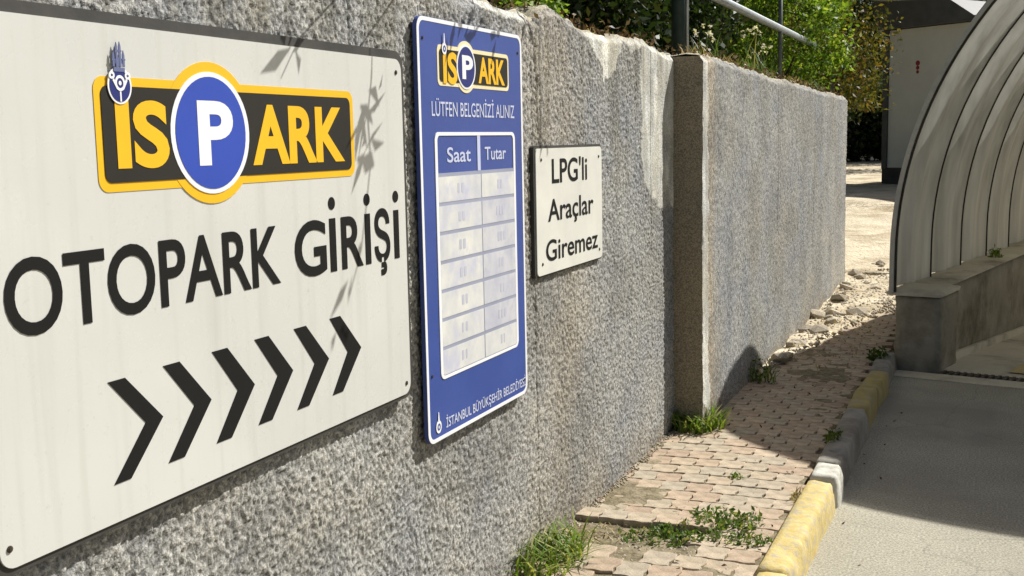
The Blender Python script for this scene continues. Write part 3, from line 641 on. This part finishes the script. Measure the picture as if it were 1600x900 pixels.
# ------------------------------------------------------------------ shelter: low walls, vault
SH = thing('ramp_shelter', V3(0, 0, ROAD), 'barrel-vaulted shelter of ribbed translucent sheets on low concrete walls over the ramp', 'shelter')
WT = .435
def bevel_obj(o, wd=.012, seg=2):
    md = o.modifiers.new('bevel', 'BEVEL'); md.width = wd; md.segments = seg; md.limit_method = 'ANGLE'; return o
def rough_block(name, r0, r1, b0, b1, z0, z1, mat, parent, step=.05, amp=.008, zfun=None):
    mb = MB(); nr_, nb_, nz_ = max(2, int(abs(r1 - r0) / step)), max(2, int((b1 - b0) / step)), max(2, int((z1 - z0) / step))
    bm = bmesh.new(); idx = {}
    def vert(i, j, k):
        if (i, j, k) in idx: return idx[(i, j, k)]
        r = r0 + (r1 - r0) * i / nr_; b = b0 + (b1 - b0) * j / nb_; zb = z0 if zfun is None else zfun(b); z = zb + (z1 - zb) * k / nz_
        e = (i in (0, nr_)) + (j in (0, nb_)) + (k == nz_)
        s_ = -.010 * (e >= 2) * random.uniform(.3, 1.6); cr, cb = (r0 + r1) / 2, (b0 + b1) / 2
        r += (np.sign(r - cr) * s_ if i in (0, nr_) else 0) + random.uniform(-amp, amp) * .3
        b += (np.sign(b - cb) * s_ if j in (0, nb_) else 0) + random.uniform(-amp, amp) * .3
        z += (s_ if k == nz_ else 0) + (random.uniform(-amp, amp) * .5 if k == nz_ else 0)
        idx[(i, j, k)] = bm.verts.new(V3(r, b, z)); return idx[(i, j, k)]
    def face(a): 
        bm.faces.new(a)
    for i in range(nr_):
        for j in range(nb_): face([vert(i, j, nz_), vert(i + 1, j, nz_), vert(i + 1, j + 1, nz_), vert(i, j + 1, nz_)])
        for k in range(nz_):
            face([vert(i, 0, k), vert(i + 1, 0, k), vert(i + 1, 0, k + 1), vert(i, 0, k + 1)]); face([vert(i + 1, nb_, k), vert(i, nb_, k), vert(i, nb_, k + 1), vert(i + 1, nb_, k + 1)])
    for j in range(nb_):
        for k in range(nz_):
            face([vert(0, j + 1, k), vert(0, j, k), vert(0, j, k + 1), vert(0, j + 1, k + 1)]); face([vert(nr_, j, k), vert(nr_, j + 1, k), vert(nr_, j + 1, k + 1), vert(nr_, j, k + 1)])
    bmesh.ops.recalc_face_normals(bm, faces=bm.faces)
    bm.verts.index_update(); V = [v.co[:] for v in bm.verts]; F = [tuple(v.index for v in f.verts) for f in bm.faces]; bm.free()
    return mk(name, V, F, mat, parent, True)
for side_, (s0, sg) in enumerate(((0, 1), (SPAN, -1))):
    rr0 = lambda a: s0 + sg * a
    def rb(name, a, b_, *k, **kw):
        lo, hi = sorted((rr0(a), rr0(b_))); return rough_block(name, lo, hi, *k, **kw)
    rb('pier', .012, .325, .012, .50, ROAD - .05, WT - .035, M['conc'], SH)
    rb('pier_cap', -.05, .328, .006, .52, WT - .033, WT, M['conc_l'], SH, step=.04)
    rb('low_wall', .015, .235, .502, RAMP_L - .1, -.2, WT - .022, M['conc'], SH, step=.14, zfun=lambda b: ramp_z(b) - .08)
    rb('wall_coping', -.05, .245, .524, RAMP_L - .1, WT - .02, WT - .001, M['conc_l'], SH, step=.06)
    rb('plinth', .238, .275, .504, RAMP_L - .1, -.2, .0, M['conc_l'], SH, step=.16, zfun=lambda b: ramp_z(b) - .04)
# plinth should follow the ramp: squash its top
for o in SH.children:
    if o.name.startswith('plinth'):
        org = ORG[o.name]
        for v in o.data.vertices:
            wv = np.array(v.co[:]) + org; b = float((wv[:2] - VF) @ VA)
            if wv[2] > ramp_z(b) - .03: v.co.z = min(wv[2], ramp_z(b) + .05) - org[2]
PWID = .865; NP = 11
phis = np.linspace(0, math.pi, 73)
def arc(rad_off, b, zlow=WT - .012):
    rad = VRAD + rad_off
    P = [V3(-rad_off, b, zlow)] + [V3(VRAD - rad * math.cos(p), b, VZC + rad * VEX * math.sin(p)) for p in phis] + [V3(SPAN + rad_off, b, zlow)]
    return P
def sheet(name, b0, b1, prof, mat):
    rows = [arc(o_, b0 + (b1 - b0) * t) for t, o_ in prof]; n = len(rows[0]); V = [p for r in rows for p in r]
    return mk(name, V, [tuple(f) for f in grid_faces(len(rows), n)], mat, SH, True)
for i in range(NP):
    b0 = i * PWID + .012; b1 = (i + 1) * PWID + .028
    prof = [(t, -.026 + .095 * float(sst(0, .22, t)) - .062 * float(sst(.42, .60, t)) + .012 * float(sst(.62, .72, t)) - .036 * float(sst(.78, 1.0, t))) for t in np.linspace(0, 1, 25)]
    sheet('roof_panel', b0, b1, prof, M['panel'])
def rib(b0, b1, i0, i1, name, mat):
    rows = [arc(i0, b0), arc(i1, b0), arc(i1, b1), arc(i0, b1), arc(i0, b0)]; n = len(rows[0]); V = [p for r in rows for p in r]
    return mk(name, V, [tuple(f) for f in grid_faces(5, n)], mat, SH, False)
for i in range(NP + 1): rib(i * PWID - .008 + .02, i * PWID + .02 + .008, -.024, -.006, 'rib', M['rib'])
rib(-.014, .004, -.012, .016, 'edge_trim', M['trim'])

# ------------------------------------------------------------------ fence on the wall
FX = -.14
fa = wpt(1130, 0, FX); fb = wpt(1270, 70, FX)
rz = float(fa[2] + fb[2]) / 2
pa = float(wpt(1060, 60, FX)[1]); pb = float(wpt(1219, 60, FX)[1]); pc = pb + (pb - pa)
FE = thing('handrail_fence', (FX, pb, 1.88), 'galvanised handrail on dark posts standing on the retaining wall', 'fence')
MB().tube([(FX, pa - 2.5, rz), (FX, Yend - .3, rz)], .027, 12).obj('rail', M['steel'], FE, True)
MB().tube([(FX, pa, 1.86), (FX, pa, rz + .45)], .040, 12).obj('post', M['post'], FE, True)
MB().tube([(FX + .045, pa + .02, 1.86), (FX + .045, pa + .02, rz + .45)], .009, 8).obj('conduit', M['steel'], FE, True)
for py in (pb, pc): MB().tube([(FX, py, 1.84), (FX, py, rz + .45)], .017, 10).obj('post', M['postg'], FE, True)

# ------------------------------------------------------------------ kiosk and far building
kb = gpt(1376, 290, .58); KD = np.array([.839, -.545]); KN = np.array([.545, .839])
KB = np.array([kb[0], kb[1]])
def K3(a, d, z): p = KB + KD * a + KN * d; return (float(p[0]), float(p[1]), float(z))
def on_face(x, y):
    d = ray(x, y); n = np.array([KN[0], KN[1], 0]); t = (np.r_[KB, 0] - CAM) @ n / (d @ n); p = CAM + d * t
    return float((p[:2] - KB) @ KD), float(p[2])
pa0, pz1 = on_face(1389, 48); _, pz0 = on_face(1389, 262); _, ftop = on_face(1382, 4)
KW = 4.2
print('kiosk', KB, pz0, pz1, ftop)
KS = thing('kiosk', K3(0, 0, .5), 'pale panelled kiosk with dark frame, dark roof fascia and small red mark', 'kiosk')
T = lambda a, d, z: K3(a, d, z)
MB().box(0, KW, .02, 3, .3, pz0 - .02, T).obj('plinth', M['kbase'], KS)
MB().box(.05, KW - .05, .06, 2.95, pz0 - .02, pz1 + .05, T).obj('body', M['kdark'], KS)
MB().box(.0, pa0 - .01, .0, .12, pz0 - .02, pz1 + .02, T).obj('post', M['kdark'], KS)
pw = 3.9
for k in range(1):
    c = MB().box(pa0 + k * (pw + .02), pa0 + k * (pw + .02) + pw, .035, .075, pz0, pz1, T).obj('wall_panel', M['kiosk'], KS)
ra, rz_ = on_face(1432, 103)
mb = MB()
for (da, dz, s) in ((0, .05, .045), (.0, -.03, .036), (.0, -.10, .03)):
    mb.add([K3(ra + da + s * math.cos(t), .033, rz_ + dz + s * math.sin(t)) for t in np.linspace(0, 2 * math.pi, 14)[:-1]], [tuple(range(13))[::-1]])
mb.obj('red_mark', M['red'], KS)
mb = MB()
fz = pz1 + .015
prof = [(-.12, fz), (KW + .2, fz), (KW + .2, fz + .15), (2.1, ftop), (-.12, ftop + .02)]
a2, z2 = on_face(1490, -2); a3, z3 = on_face(1530, 24)
prof = [(-.12, fz), (KW + .2, fz), (KW + .2, fz + .12), (a3, z3), (a2, z2), (-.12, ftop + .02)]
n = len(prof); V = [K3(a, -.14, z) for a, z in prof] + [K3(a, 3.2, z) for a, z in prof]
mb.add(V, [tuple(range(n)), tuple(range(n, 2 * n))[::-1]] + [(i, n + i, n + (i + 1) % n, (i + 1) % n) for i in range(n)]); mb.obj('roof', M['kdark'], KS)

MB().box(-1.9, 1.0, -2.0, 3.2, ftop + .35, ftop + .5, T).obj('unseen_shade_slab', M['kdark'], KS)  # added slab above the view, enlarges the kiosk's shadow on the ground
BB = thing('building', (6.5, 46, .6), 'pale rendered building standing far behind the kiosk', 'building')
mb = MB(); mb.box(1.2, 14, 44, 54, -.2, 9.5); mb.obj('wall', M['pale'], BB)
mb = MB(); mb.box(.9, 14.3, 43.7, 54.3, 9.5, 9.9); mb.obj('roof', M['kgrey'], BB)
for zz in (1.6, 6.6):
    for xx_ in (2.4, 5.2, 8.0, 10.8):
        wdw = MB().box(xx_, xx_ + 1.3, 43.95, 44.05, zz, zz + 1.4).obj('window', M['glass'], BB)
        MB().box(xx_ - .08, xx_ + 1.38, 43.86, 44.02, zz - .1, zz - .02).obj('sill', M['kgrey'], wdw)

# ------------------------------------------------------------------ vegetation
def leaves(P, size, mat, name, parent=None, origin=None, droop=.0, aspect=.5, tris=False):
    P = np.asarray(P, float); n = len(P)
    d = RNG.normal(size=(n, 3)); d[:, 2] -= droop; d /= np.linalg.norm(d, axis=1, keepdims=True)
    u = np.cross(d, RNG.normal(size=(n, 3))); u /= np.linalg.norm(u, axis=1, keepdims=True) + 1e-9; nn = np.cross(d, u)
    L = size * RNG.uniform(.6, 1.35, (n, 1)); W = L * aspect * .5
    v0 = P; v1 = P + d * L * .45 + u * W + nn * L * .10; v2 = P + d * L; v3 = P + d * L * .45 - u * W + nn * L * .10
    V = np.stack([v0, v1, v2, v3], 1).reshape(-1, 3); Q = np.arange(4 * n).reshape(-1, 4)
    return fast_mesh(name, V, Q, mat, smooth=False, parent=parent, origin=ORG[parent.name] if parent is not None else (origin if origin is not None else (0, 0, 0)))
def clump_points(c, rad, ncl, per, cr, shell=.55):
    out = []
    c = np.array(c); rad = np.array(rad)
    for _ in range(ncl):
        v = RNG.normal(size=3); v /= np.linalg.norm(v); p = c + v * rad * (shell + (1 - shell) * RNG.random() ** .6) * RNG.uniform(.75, 1.12)
        q_ = RNG.normal(size=(per, 3)) * cr * RNG.uniform(.6, 1.3); out.append(p + q_)
    return np.concatenate(out)
def bush(name, base, c, rad, ncl, per, cr, size, mat, label, group=None, cat='bush', xmax=None, stems=5, clip=None):
    t = thing(name, base, label, cat, group)
    mb = MB()
    for _ in range(stems):
        e = np.array(c) + RNG.normal(size=3) * np.array(rad) * .35; m_ = (np.array(base) + e) / 2 + RNG.normal(size=3) * .06
        mb.tube([tuple(base), tuple(m_), tuple(e)], [.022, .015, .006], 6)
    mb.obj('stem', M['bark'], t)
    P = clump_points(c, rad, ncl, per, cr)
    if xmax is not None: P = P[P[:, 0] < xmax]
    P = P[P[:, 2] > base[2] - .05] if clip is None else P[clip(P)]
    leaves(P, size, mat, 'foliage', t); return t
def tree(name, base, h, crown_c, rad, ncl, per, cr, size, mat, label, group=None, trunk_r=.14, limed=False, xmax=None, zmin=None):
    t = thing(name, base, label, 'tree', group); b = np.array(base, float); c = np.array(crown_c, float)
    k1 = b + (c - b) * .35 + RNG.normal(size=3) * .08; k2 = b + (c - b) * .7 + RNG.normal(size=3) * .12
    tr = MB().tube([tuple(b - [0, 0, .2]), tuple(b + [0, 0, .1]), tuple(k1), tuple(k2), tuple(c)], [trunk_r * 1.4, trunk_r * 1.1, trunk_r * .85, trunk_r * .6, trunk_r * .25], 10).obj('trunk', M['bark'], t, True)
    if limed: MB().tube([tuple(b), tuple(b + (k1 - b) * .98)], [trunk_r * 1.35, trunk_r * 1.2], 12).obj('limewash', M['limed'], t, True)
    mb = MB()
    for _ in range(9):
        v = RNG.normal(size=3); v /= np.linalg.norm(v); v[2] = abs(v[2]) * .6; e = c + v * np.array(rad) * .8; s_ = b + (c - b) * RNG.uniform(.45, .85)
        mb.tube([tuple(s_), tuple((s_ + e) / 2 + RNG.normal(size=3) * .15), tuple(e)], [trunk_r * .45, trunk_r * .28, trunk_r * .08], 6)
    mb.obj('limb', M['bark'], t, True)
    P = clump_points(c, rad, ncl, per, cr, .35)
    if xmax is not None: P = P[P[:, 0] < xmax]
    if zmin is not None: P = P[P[:, 2] > zmin]
    leaves(P, size, mat, 'crown', t); return t

# bright bush hanging over the far end of the sign-less wall
bp = wpt(1300, 60, -.25)
bush('bright_bush', (-.5, 11.4, 1.85), (-.42, 11.45, 2.55), (.62, .85, .85), 150, 75, .075, .052, M['leaf_b'], 'bright green sunlit bush spilling over the far end of the wall', xmax=.30)
bush('olive_bush', (-.5, 12.7, .2), (-.25, 12.9, 2.3), (.7, .8, 1.0), 110, 60, .10, .055, M['leaf_o'], 'olive and rust-brown bush just beyond the end of the wall', clip=lambda P: (P[:, 2] > 1.75) & (P[:, 0] < .55))
GB = 'dark shrubs behind the handrail'
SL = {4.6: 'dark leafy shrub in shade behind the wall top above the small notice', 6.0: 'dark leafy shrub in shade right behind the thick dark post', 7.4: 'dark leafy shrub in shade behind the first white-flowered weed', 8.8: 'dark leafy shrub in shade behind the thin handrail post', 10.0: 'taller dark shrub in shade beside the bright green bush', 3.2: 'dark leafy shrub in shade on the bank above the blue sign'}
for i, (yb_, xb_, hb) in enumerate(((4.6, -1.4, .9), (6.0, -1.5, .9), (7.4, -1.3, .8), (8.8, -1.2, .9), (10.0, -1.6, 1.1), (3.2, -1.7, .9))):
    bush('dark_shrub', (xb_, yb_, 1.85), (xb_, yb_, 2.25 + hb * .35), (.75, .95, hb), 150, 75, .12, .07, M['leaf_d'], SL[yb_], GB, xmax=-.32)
bush('low_green_plant', (-.16, 4.12, 1.95), (-.16, 4.12, 2.03), (.09, .22, .06), 22, 28, .03, .035, M['leaf_b'], 'fresh low green plant on the wall top above the small notice', cat='plant', stems=3)
GT = 'trees shading the bank'
for i, (x_, y_, z_) in enumerate(((-2.6, 5.2, 4.3), (-2.9, 8.6, 4.5), (-2.9, 11.8, 4.7))):
    tree('shade_tree', (x_ - .3, y_, 1.95), 3, (x_, y_, z_), (2.2, 2.1, 1.3), 170, 60, .22, .11, M['leaf_m'], 'broad leafy tree on the bank whose crown shades the shrubs', GT, xmax=-.35, zmin=3.1)
GF = 'far trees'
for i, (x_, y_, z_, r, mt) in enumerate(((-2.6, 23.5, 3.4, 2.1, 'leaf_d'), (-5.2, 20, 3.6, 2.2, 'leaf_m'), (-8.5, 26, 4.4, 3.0, 'leaf_d'), (-1.0, 31, 4.2, 2.6, 'leaf_d'), (-13, 30, 5, 3.6, 'leaf_m'), (-4.2, 35, 5.0, 3.4, 'leaf_d'), (-9, 16.5, 4.5, 2.6, 'leaf_d'), (-.6, 39, 4.8, 3.0, 'leaf_m'))):
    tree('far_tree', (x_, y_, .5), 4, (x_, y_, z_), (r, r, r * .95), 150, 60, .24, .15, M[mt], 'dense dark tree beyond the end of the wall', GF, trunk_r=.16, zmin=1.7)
GH = 'dark hedge bushes beyond the wall end'
for i, (x_, y_) in enumerate(((-1.6, 40), (-3.4, 39.5), (-5.4, 39), (.4, 41), (-7.6, 38))):
    bush('hedge_bush', (x_, y_, .55), (x_, y_, 2.0), (1.4, 1.2, 1.5), 110, 60, .26, .2, M['leaf_d'], 'dark hedge bush in the distance between wall end and kiosk', GH)
wt = gpt(1345, 240, .58)
tree('limewashed_tree', (float(wt[0]), float(wt[1]) , .55), 3, (float(wt[0]) - .3, float(wt[1]), 3.4), (1.4, 1.4, 1.0), 90, 60, .2, .12, M['leaf_o'], 'tree with a pale limewashed trunk between wall end and kiosk', trunk_r=.13, limed=True, zmin=2.0)
lt = gpt(1352, 246, .58)
P = np.stack([RNG.normal(lt[0], 1.1, 2600), RNG.normal(lt[1] + .6, .9, 2600), .62 + np.abs(RNG.normal(0, .2, 2600))], 1)
tag(leaves(P, .14, M['litter'], 'leaf_heap'), 'heap of brown dead leaves on the ground beside the kiosk', 'leaf heap', kind='stuff')

# undergrowth and litter along wall tops
P = []
for _ in range(2600):
    Yv = RNG.uniform(3.3, Yend - .2); X0_ = 0 if Yv < 5.72 else X2; xo = RNG.uniform(-.34, -.02); P.append((X0_ + xo, Yv, (1.945 if Yv < 5.72 else 1.905 - .008 * (Yv - 5.7)) + RNG.random() ** 2 * .05 + .005))
tag(leaves(np.array(P), .026, M['litter'], 'leaf_litter'), 'dry brown leaf litter lying along the tops of the walls', 'leaf litter', kind='stuff')
def blades(name, base, n, rad, h, mat, label=None, cat=None, group=None, lean=.5, wid=.008, ell_=(1, 1), parent=None):
    V = []; Q = []
    for i in range(n):
        a = RNG.uniform(0, 2 * math.pi); rr_ = rad * math.sqrt(RNG.random()); p = np.array(base) + [rr_ * math.cos(a) * ell_[0], rr_ * math.sin(a) * ell_[1], -.005]
        if p[0] < .012 and base[2] < .5: p[0] = .012 + RNG.random() * .02
        dr_ = RNG.uniform(0, 2 * math.pi); o_ = np.array([math.cos(dr_), math.sin(dr_), 0]) * lean * RNG.uniform(.2, 1.2); hh = h * RNG.uniform(.45, 1.15); sdv = np.array([-math.sin(dr_), math.cos(dr_), 0]) * wid * RNG.uniform(.6, 1.3)
        k = len(V)
        for t, ww in ((0, .8), (.35, 1), (.7, .7), (1, .08)):
            c = p + o_ * hh * t * t * 1.0 + np.array([0, 0, hh * (t - .28 * lean * t * t)])
            if base[2] < .5 and c[0] < .014: c[0] = .014 + .004 * t
            V += [c - sdv * ww, c + sdv * ww]
        Q += [(k + 2 * j, k + 2 * j + 1, k + 2 * j + 3, k + 2 * j + 2) for j in range(3)]
    o = fast_mesh(name, np.array(V), np.array(Q), mat, smooth=False, parent=parent, origin=ORG[parent.name] if parent is not None else base)
    return tag(o, label, cat, group) if label else o
def weedy(name, base, n, rad, h, label, ell_=(1, 1), nleaf=60, mat='weed', size=.03, group=None):
    t = thing(name, base, label, 'weed', group)
    blades('stem', base, n, rad, h, M['grass'], parent=t, ell_=ell_, wid=.004, lean=.9)
    a = RNG.uniform(0, 6.283, nleaf); r = rad * np.sqrt(RNG.random(nleaf)); P = np.stack([base[0] + r * np.cos(a) * ell_[0], base[1] + r * np.sin(a) * ell_[1], base[2] + h * RNG.random(nleaf) ** 1.3 * .8], 1)
    P[:, 0] = np.maximum(P[:, 0], .03 if base[0] < .5 else -9)
    leaves(P, size, M[mat], 'leaf', t, aspect=.45); return t
blades('grass_clump', (.08, 3.70, -.01), 230, .20, .17, M['grass'], 'tall bright grass clump at the wall foot beside the broken paving', 'grass clump', lean=1.2, wid=.0042, ell_=(.55, 1.2))
blades('grass_clump', (.12, 5.72, -.005), 240, .17, .15, M['grass'], 'bright grass clump in the corner where the second wall steps forward', 'grass clump', lean=.9, wid=.006, ell_=(.8, .75))
weedy('dark_weed', (.22, 6.98, .0), 26, .09, .17, 'dark weed against the wall where paving meets dirt', nleaf=90, mat='leaf_m')
for k, (px, py, n, r, h, nl) in enumerate(((1135, 822, 90, .13, .07, 380), (1078, 838, 90, .13, .055, 380), (1165, 850, 40, .09, .05, 160), (1020, 845, 50, .12, .04, 240))):
    g_ = gpt(px, py, -.012); weedy('creeping_weed', (float(g_[0]), float(g_[1]), -.014), n, r, h, ('lush creeping weed in the paver gap, close to the kerb', 'lush creeping weed in the middle of the paver gap', 'small creeping weed under the lush one by the kerb', 'thin creeping weed in the paver gap towards the wall')[k], (1.1, .75), nl, size=.024, group='weeds in the broken paving')
g_ = gpt(1148, 748, .0); weedy('tiny_weed', (float(g_[0]), float(g_[1]), .0), 16, .04, .035, 'tiny weed growing from a joint in the sunlit pavers', nleaf=40, size=.02)
g_ = gpt(1303, 700, .0); weedy('kerb_weed', (float(g_[0]), float(g_[1]), .0), 24, .07, .11, 'dark weed at the shaded grey kerb stone', (.5, 1), 130, 'leaf_m', .03)
g_ = gpt(1372, 562, .0); weedy('kerb_weed', (float(g_[0]), float(g_[1]), .0), 24, .10, .09, 'weed by the last faded yellow kerb stone near the pier', (.6, 1), 140, 'leaf_m', .035)
g_ = gpt(1258, 772, .02); blades('dry_tuft', (float(g_[0]) - .02, float(g_[1]), .0), 60, .06, .05, M['dry'], 'dry straw tuft beside the white kerb stone', 'grass tuft', lean=1.0, wid=.003, ell_=(.6, 1.6))
g_ = gpt(940, 835, -.02); blades('dry_tuft', (float(g_[0]), float(g_[1]), -.02), 160, .16, .05, M['dry'], 'dry straw scattered over the broken paving near the grass clump', 'grass tuft', lean=1.4, wid=.003, ell_=(.7, 1))
p_ = V3(.13, 1.55 + .95, WT); weedy('coping_plant', p_, 14, .05, .10, 'small green plant growing on the shelter wall coping', nleaf=50, mat='leaf_b', size=.04)
blades('verge_grass', (.45, 8.4, .03), 120, .5, .05, M['dry'], 'sparse dry grass on the dirt beside the far wall', 'grass', lean=1.3, wid=.004, ell_=(.5, 2.6))
# flowers and dry grass on wall top
for k, (px, py, wdt) in enumerate(((1108, 52, .10), (1176, 50, .08), (1186, 78, .14))):
    c = wpt(px, py, -.12); t = thing('flowering_weed', (float(c[0]), float(c[1]), 1.9), ('white-flowered weed on the wall top just past the thick dark post', 'sparse white-flowered weed rising under the middle of the handrail', 'low white-flowered weed at the foot of the thin handrail post')[k], 'flower', 'white flowers on the wall')
    blades('stem', (float(c[0]), float(c[1]), 1.9), 30, .1, max(.06, float(c[2]) - 1.88), M['weed'], parent=t, lean=.6, wid=.004)
    P = np.array(c) + RNG.normal(size=(11, 3)) * [.05, wdt * 1.3, .03]
    P = np.repeat(P, 7, 0) + RNG.normal(size=(77, 3)) * .003; leaves(P, .017, M['petal'], 'petal', t, aspect=.7)['kind'] = 'stuff'
for k in range(9):
    yv = RNG.uniform(5.9, 10.5); blades('wall_top_grass', (RNG.uniform(-.12, .02), float(yv), 1.89), 60, .14, .13, M['dry'] if k % 3 else M['weed'], 'wispy dry grass growing along the top of the sign-less wall', 'grass', 'grass on the wall top', lean=.8, wid=.0035, ell_=(.6, 1.6))
for k in range(4):
    yv = 4.6 + k * .3; blades('wall_top_straw', (-.12, float(yv), 1.93), 30, .1, .06, M['dry'], 'short straw on top of the wall that carries the signs', 'grass', 'straw on the signed wall', lean=.9, wid=.003, ell_=(.6, 1.6))

# overhanging twigs: real branches in front of the wall whose shadows fall on the signs
def caster(px, py, h): p = wpt(px, py, .02); return p + np.array([-SX, -SY, 1.0]) * h
OT = thing('overhanging_shrub', (-.35, 3.9, 1.9), 'thin dry twigs of a shrub arching out over the signs', 'shrub')
def twig(pxs, h, r, nleaf, lsize, root=(-.35, 3.9, 1.95)):
    hh = h if callable(h) else (lambda y_: h)
    pts = [caster(x, y, hh(y)) for x, y in pxs]; top = pts[0]
    full = [np.array(root), (np.array(root) + top) / 2 + [0, 0, .25]] + pts
    MB().tube([tuple(p) for p in full], [r * 2.2, r * 1.6] + [r] * len(pts), 6).obj('twig', M['twig'], OT)
    for (lx, ly, n, spread) in nleaf:
        c = caster(lx, ly, hh(ly)); P = c + RNG.normal(size=(n, 3)) * spread; leaves(P, lsize, M['leaf_m'], 'leaf', OT, droop=1.2, aspect=.32)['kind'] = 'stuff'
twig([(576, 60), (574, 130), (568, 190), (573, 260), (566, 330), (558, 400), (540, 470)], (lambda y_: .42 + max(0, y_ - 100) * .00125), .0026, [(566, 160, 7, .014), (562, 190, 4, .012), (566, 235, 6, .012), (548, 430, 3, .01), (522, 520, 2, .01)], .075)
twig([(462, 66), (448, 95), (432, 130)], .42, .002, [(448, 90, 5, .012)], .07)
twig([(770, -40), (752, 10), (740, 40), (738, 60)], .40, .003, [(715, 35, 5, .015), (745, 18, 5, .014), (768, 25, 5, .014), (728, 62, 3, .01), (780, 42, 2, .01)], .06)
twig([(836, -10), (844, 30), (850, 80), (852, 140), (856, 200), (858, 240)], (lambda y_: .42 + max(0, y_) * .0013), .0035, [(834, 24, 4, .01), (851, 110, 3, .012), (856, 195, 3, .012)], .05)

n_ = 14
P = np.stack([KO + .02 + np.abs(RNG.normal(0, .16, n_)), RNG.uniform(3.6, 8.0, n_), np.full(n_, ROAD + .012)], 1)
P = np.concatenate([P, np.stack([RNG.uniform(.05, .75, 40), RNG.uniform(3.5, 7.5, 40), np.full(40, .012)], 1)])
tag(leaves(P, .022, M['litter'], 'fallen_leaves'), 'small dry fallen leaves scattered on road edge and pavers', 'fallen leaves', kind='stuff')
# ------------------------------------------------------------------ rubble
def stone_mesh(seed):
    rg = np.random.default_rng(seed); bm = bmesh.new(); bmesh.ops.create_icosphere(bm, subdivisions=1, radius=1)
    for v in bm.verts: v.co *= float(rg.uniform(.72, 1.12)); v.co.z *= .6
    me = bpy.data.meshes.new('stone'); bm.to_mesh(me); bm.free(); me.materials.append(M['stone']); return me
SM = [stone_mesh(i) for i in range(5)]
def ground_z(x, y): return float(dirt_h(x, y)) + .05 * float(vn(y, x, .45, 3)) + .022 * float(vn(y, x, .12, 4)) - .02
for k in range(46):
    yv = RNG.uniform(7.6, 13.0); xa = .2; xb = max(.25, line_x(yv) - .05) if yv < 10 else .9
    xv = xa + (xb - xa) * (RNG.random() ** 1.6 if k % 2 else RNG.random()); s_ = RNG.uniform(.025, .085)
    o = link('stone', SM[k % 5], None, (xv, yv, ground_z(xv, yv) + s_ * .22)); o.scale = (s_ * RNG.uniform(.8, 1.5), s_ * RNG.uniform(.8, 1.4), s_); o.rotation_euler = (RNG.uniform(-.3, .3), RNG.uniform(-.3, .3), RNG.uniform(0, 6))
    tag(o, 'pale rubble stone on the sunlit dirt along the far wall', 'stone', 'rubble stones by the far wall')
P = np.stack([RNG.uniform(.02, .74, 900), RNG.uniform(3.75, 4.3, 900), RNG.uniform(-.02, -.008, 900)], 1)
P2 = np.stack([np.abs(RNG.normal(.01, .014, 500)) + .004, RNG.uniform(3.2, 5.7, 500), RNG.uniform(-.004, .003, 500)], 1)
P3 = np.stack([RNG.uniform(.16, .9, 2600), RNG.uniform(7.0, 12.5, 2600), np.zeros(2600)], 1)
P3 = P3[P3[:, 0] < np.where(P3[:, 1] < 10, line_x(P3[:, 1]) - .02, .9)]; P3[:, 2] = [ground_z(a, b) for a, b, _ in P3]
P = np.concatenate([P, P2, P3]); n = len(P); oct_ = np.array([(1, 0, 0), (0, 1, 0), (-1, 0, 0), (0, -1, 0), (0, 0, 1), (0, 0, -1)], float)
sz = RNG.uniform(.004, .012, (n, 1, 1)); sz[900:1400] *= .6; sz[1400:] *= 1.7
V = P[:, None, :] + oct_[None] * sz * RNG.uniform(.6, 1.3, (n, 6, 3))
tf = np.array([(0, 1, 4), (1, 2, 4), (2, 3, 4), (3, 0, 4), (1, 0, 5), (2, 1, 5), (3, 2, 5), (0, 3, 5)])
Q = (np.arange(n)[:, None, None] * 6 + tf[None]).reshape(-1, 3)
tag(fast_mesh('gravel', V.reshape(-1, 3), Q, M['stone'], smooth=False), 'fine pale gravel scattered on dirt and broken paving', 'gravel', kind='stuff')
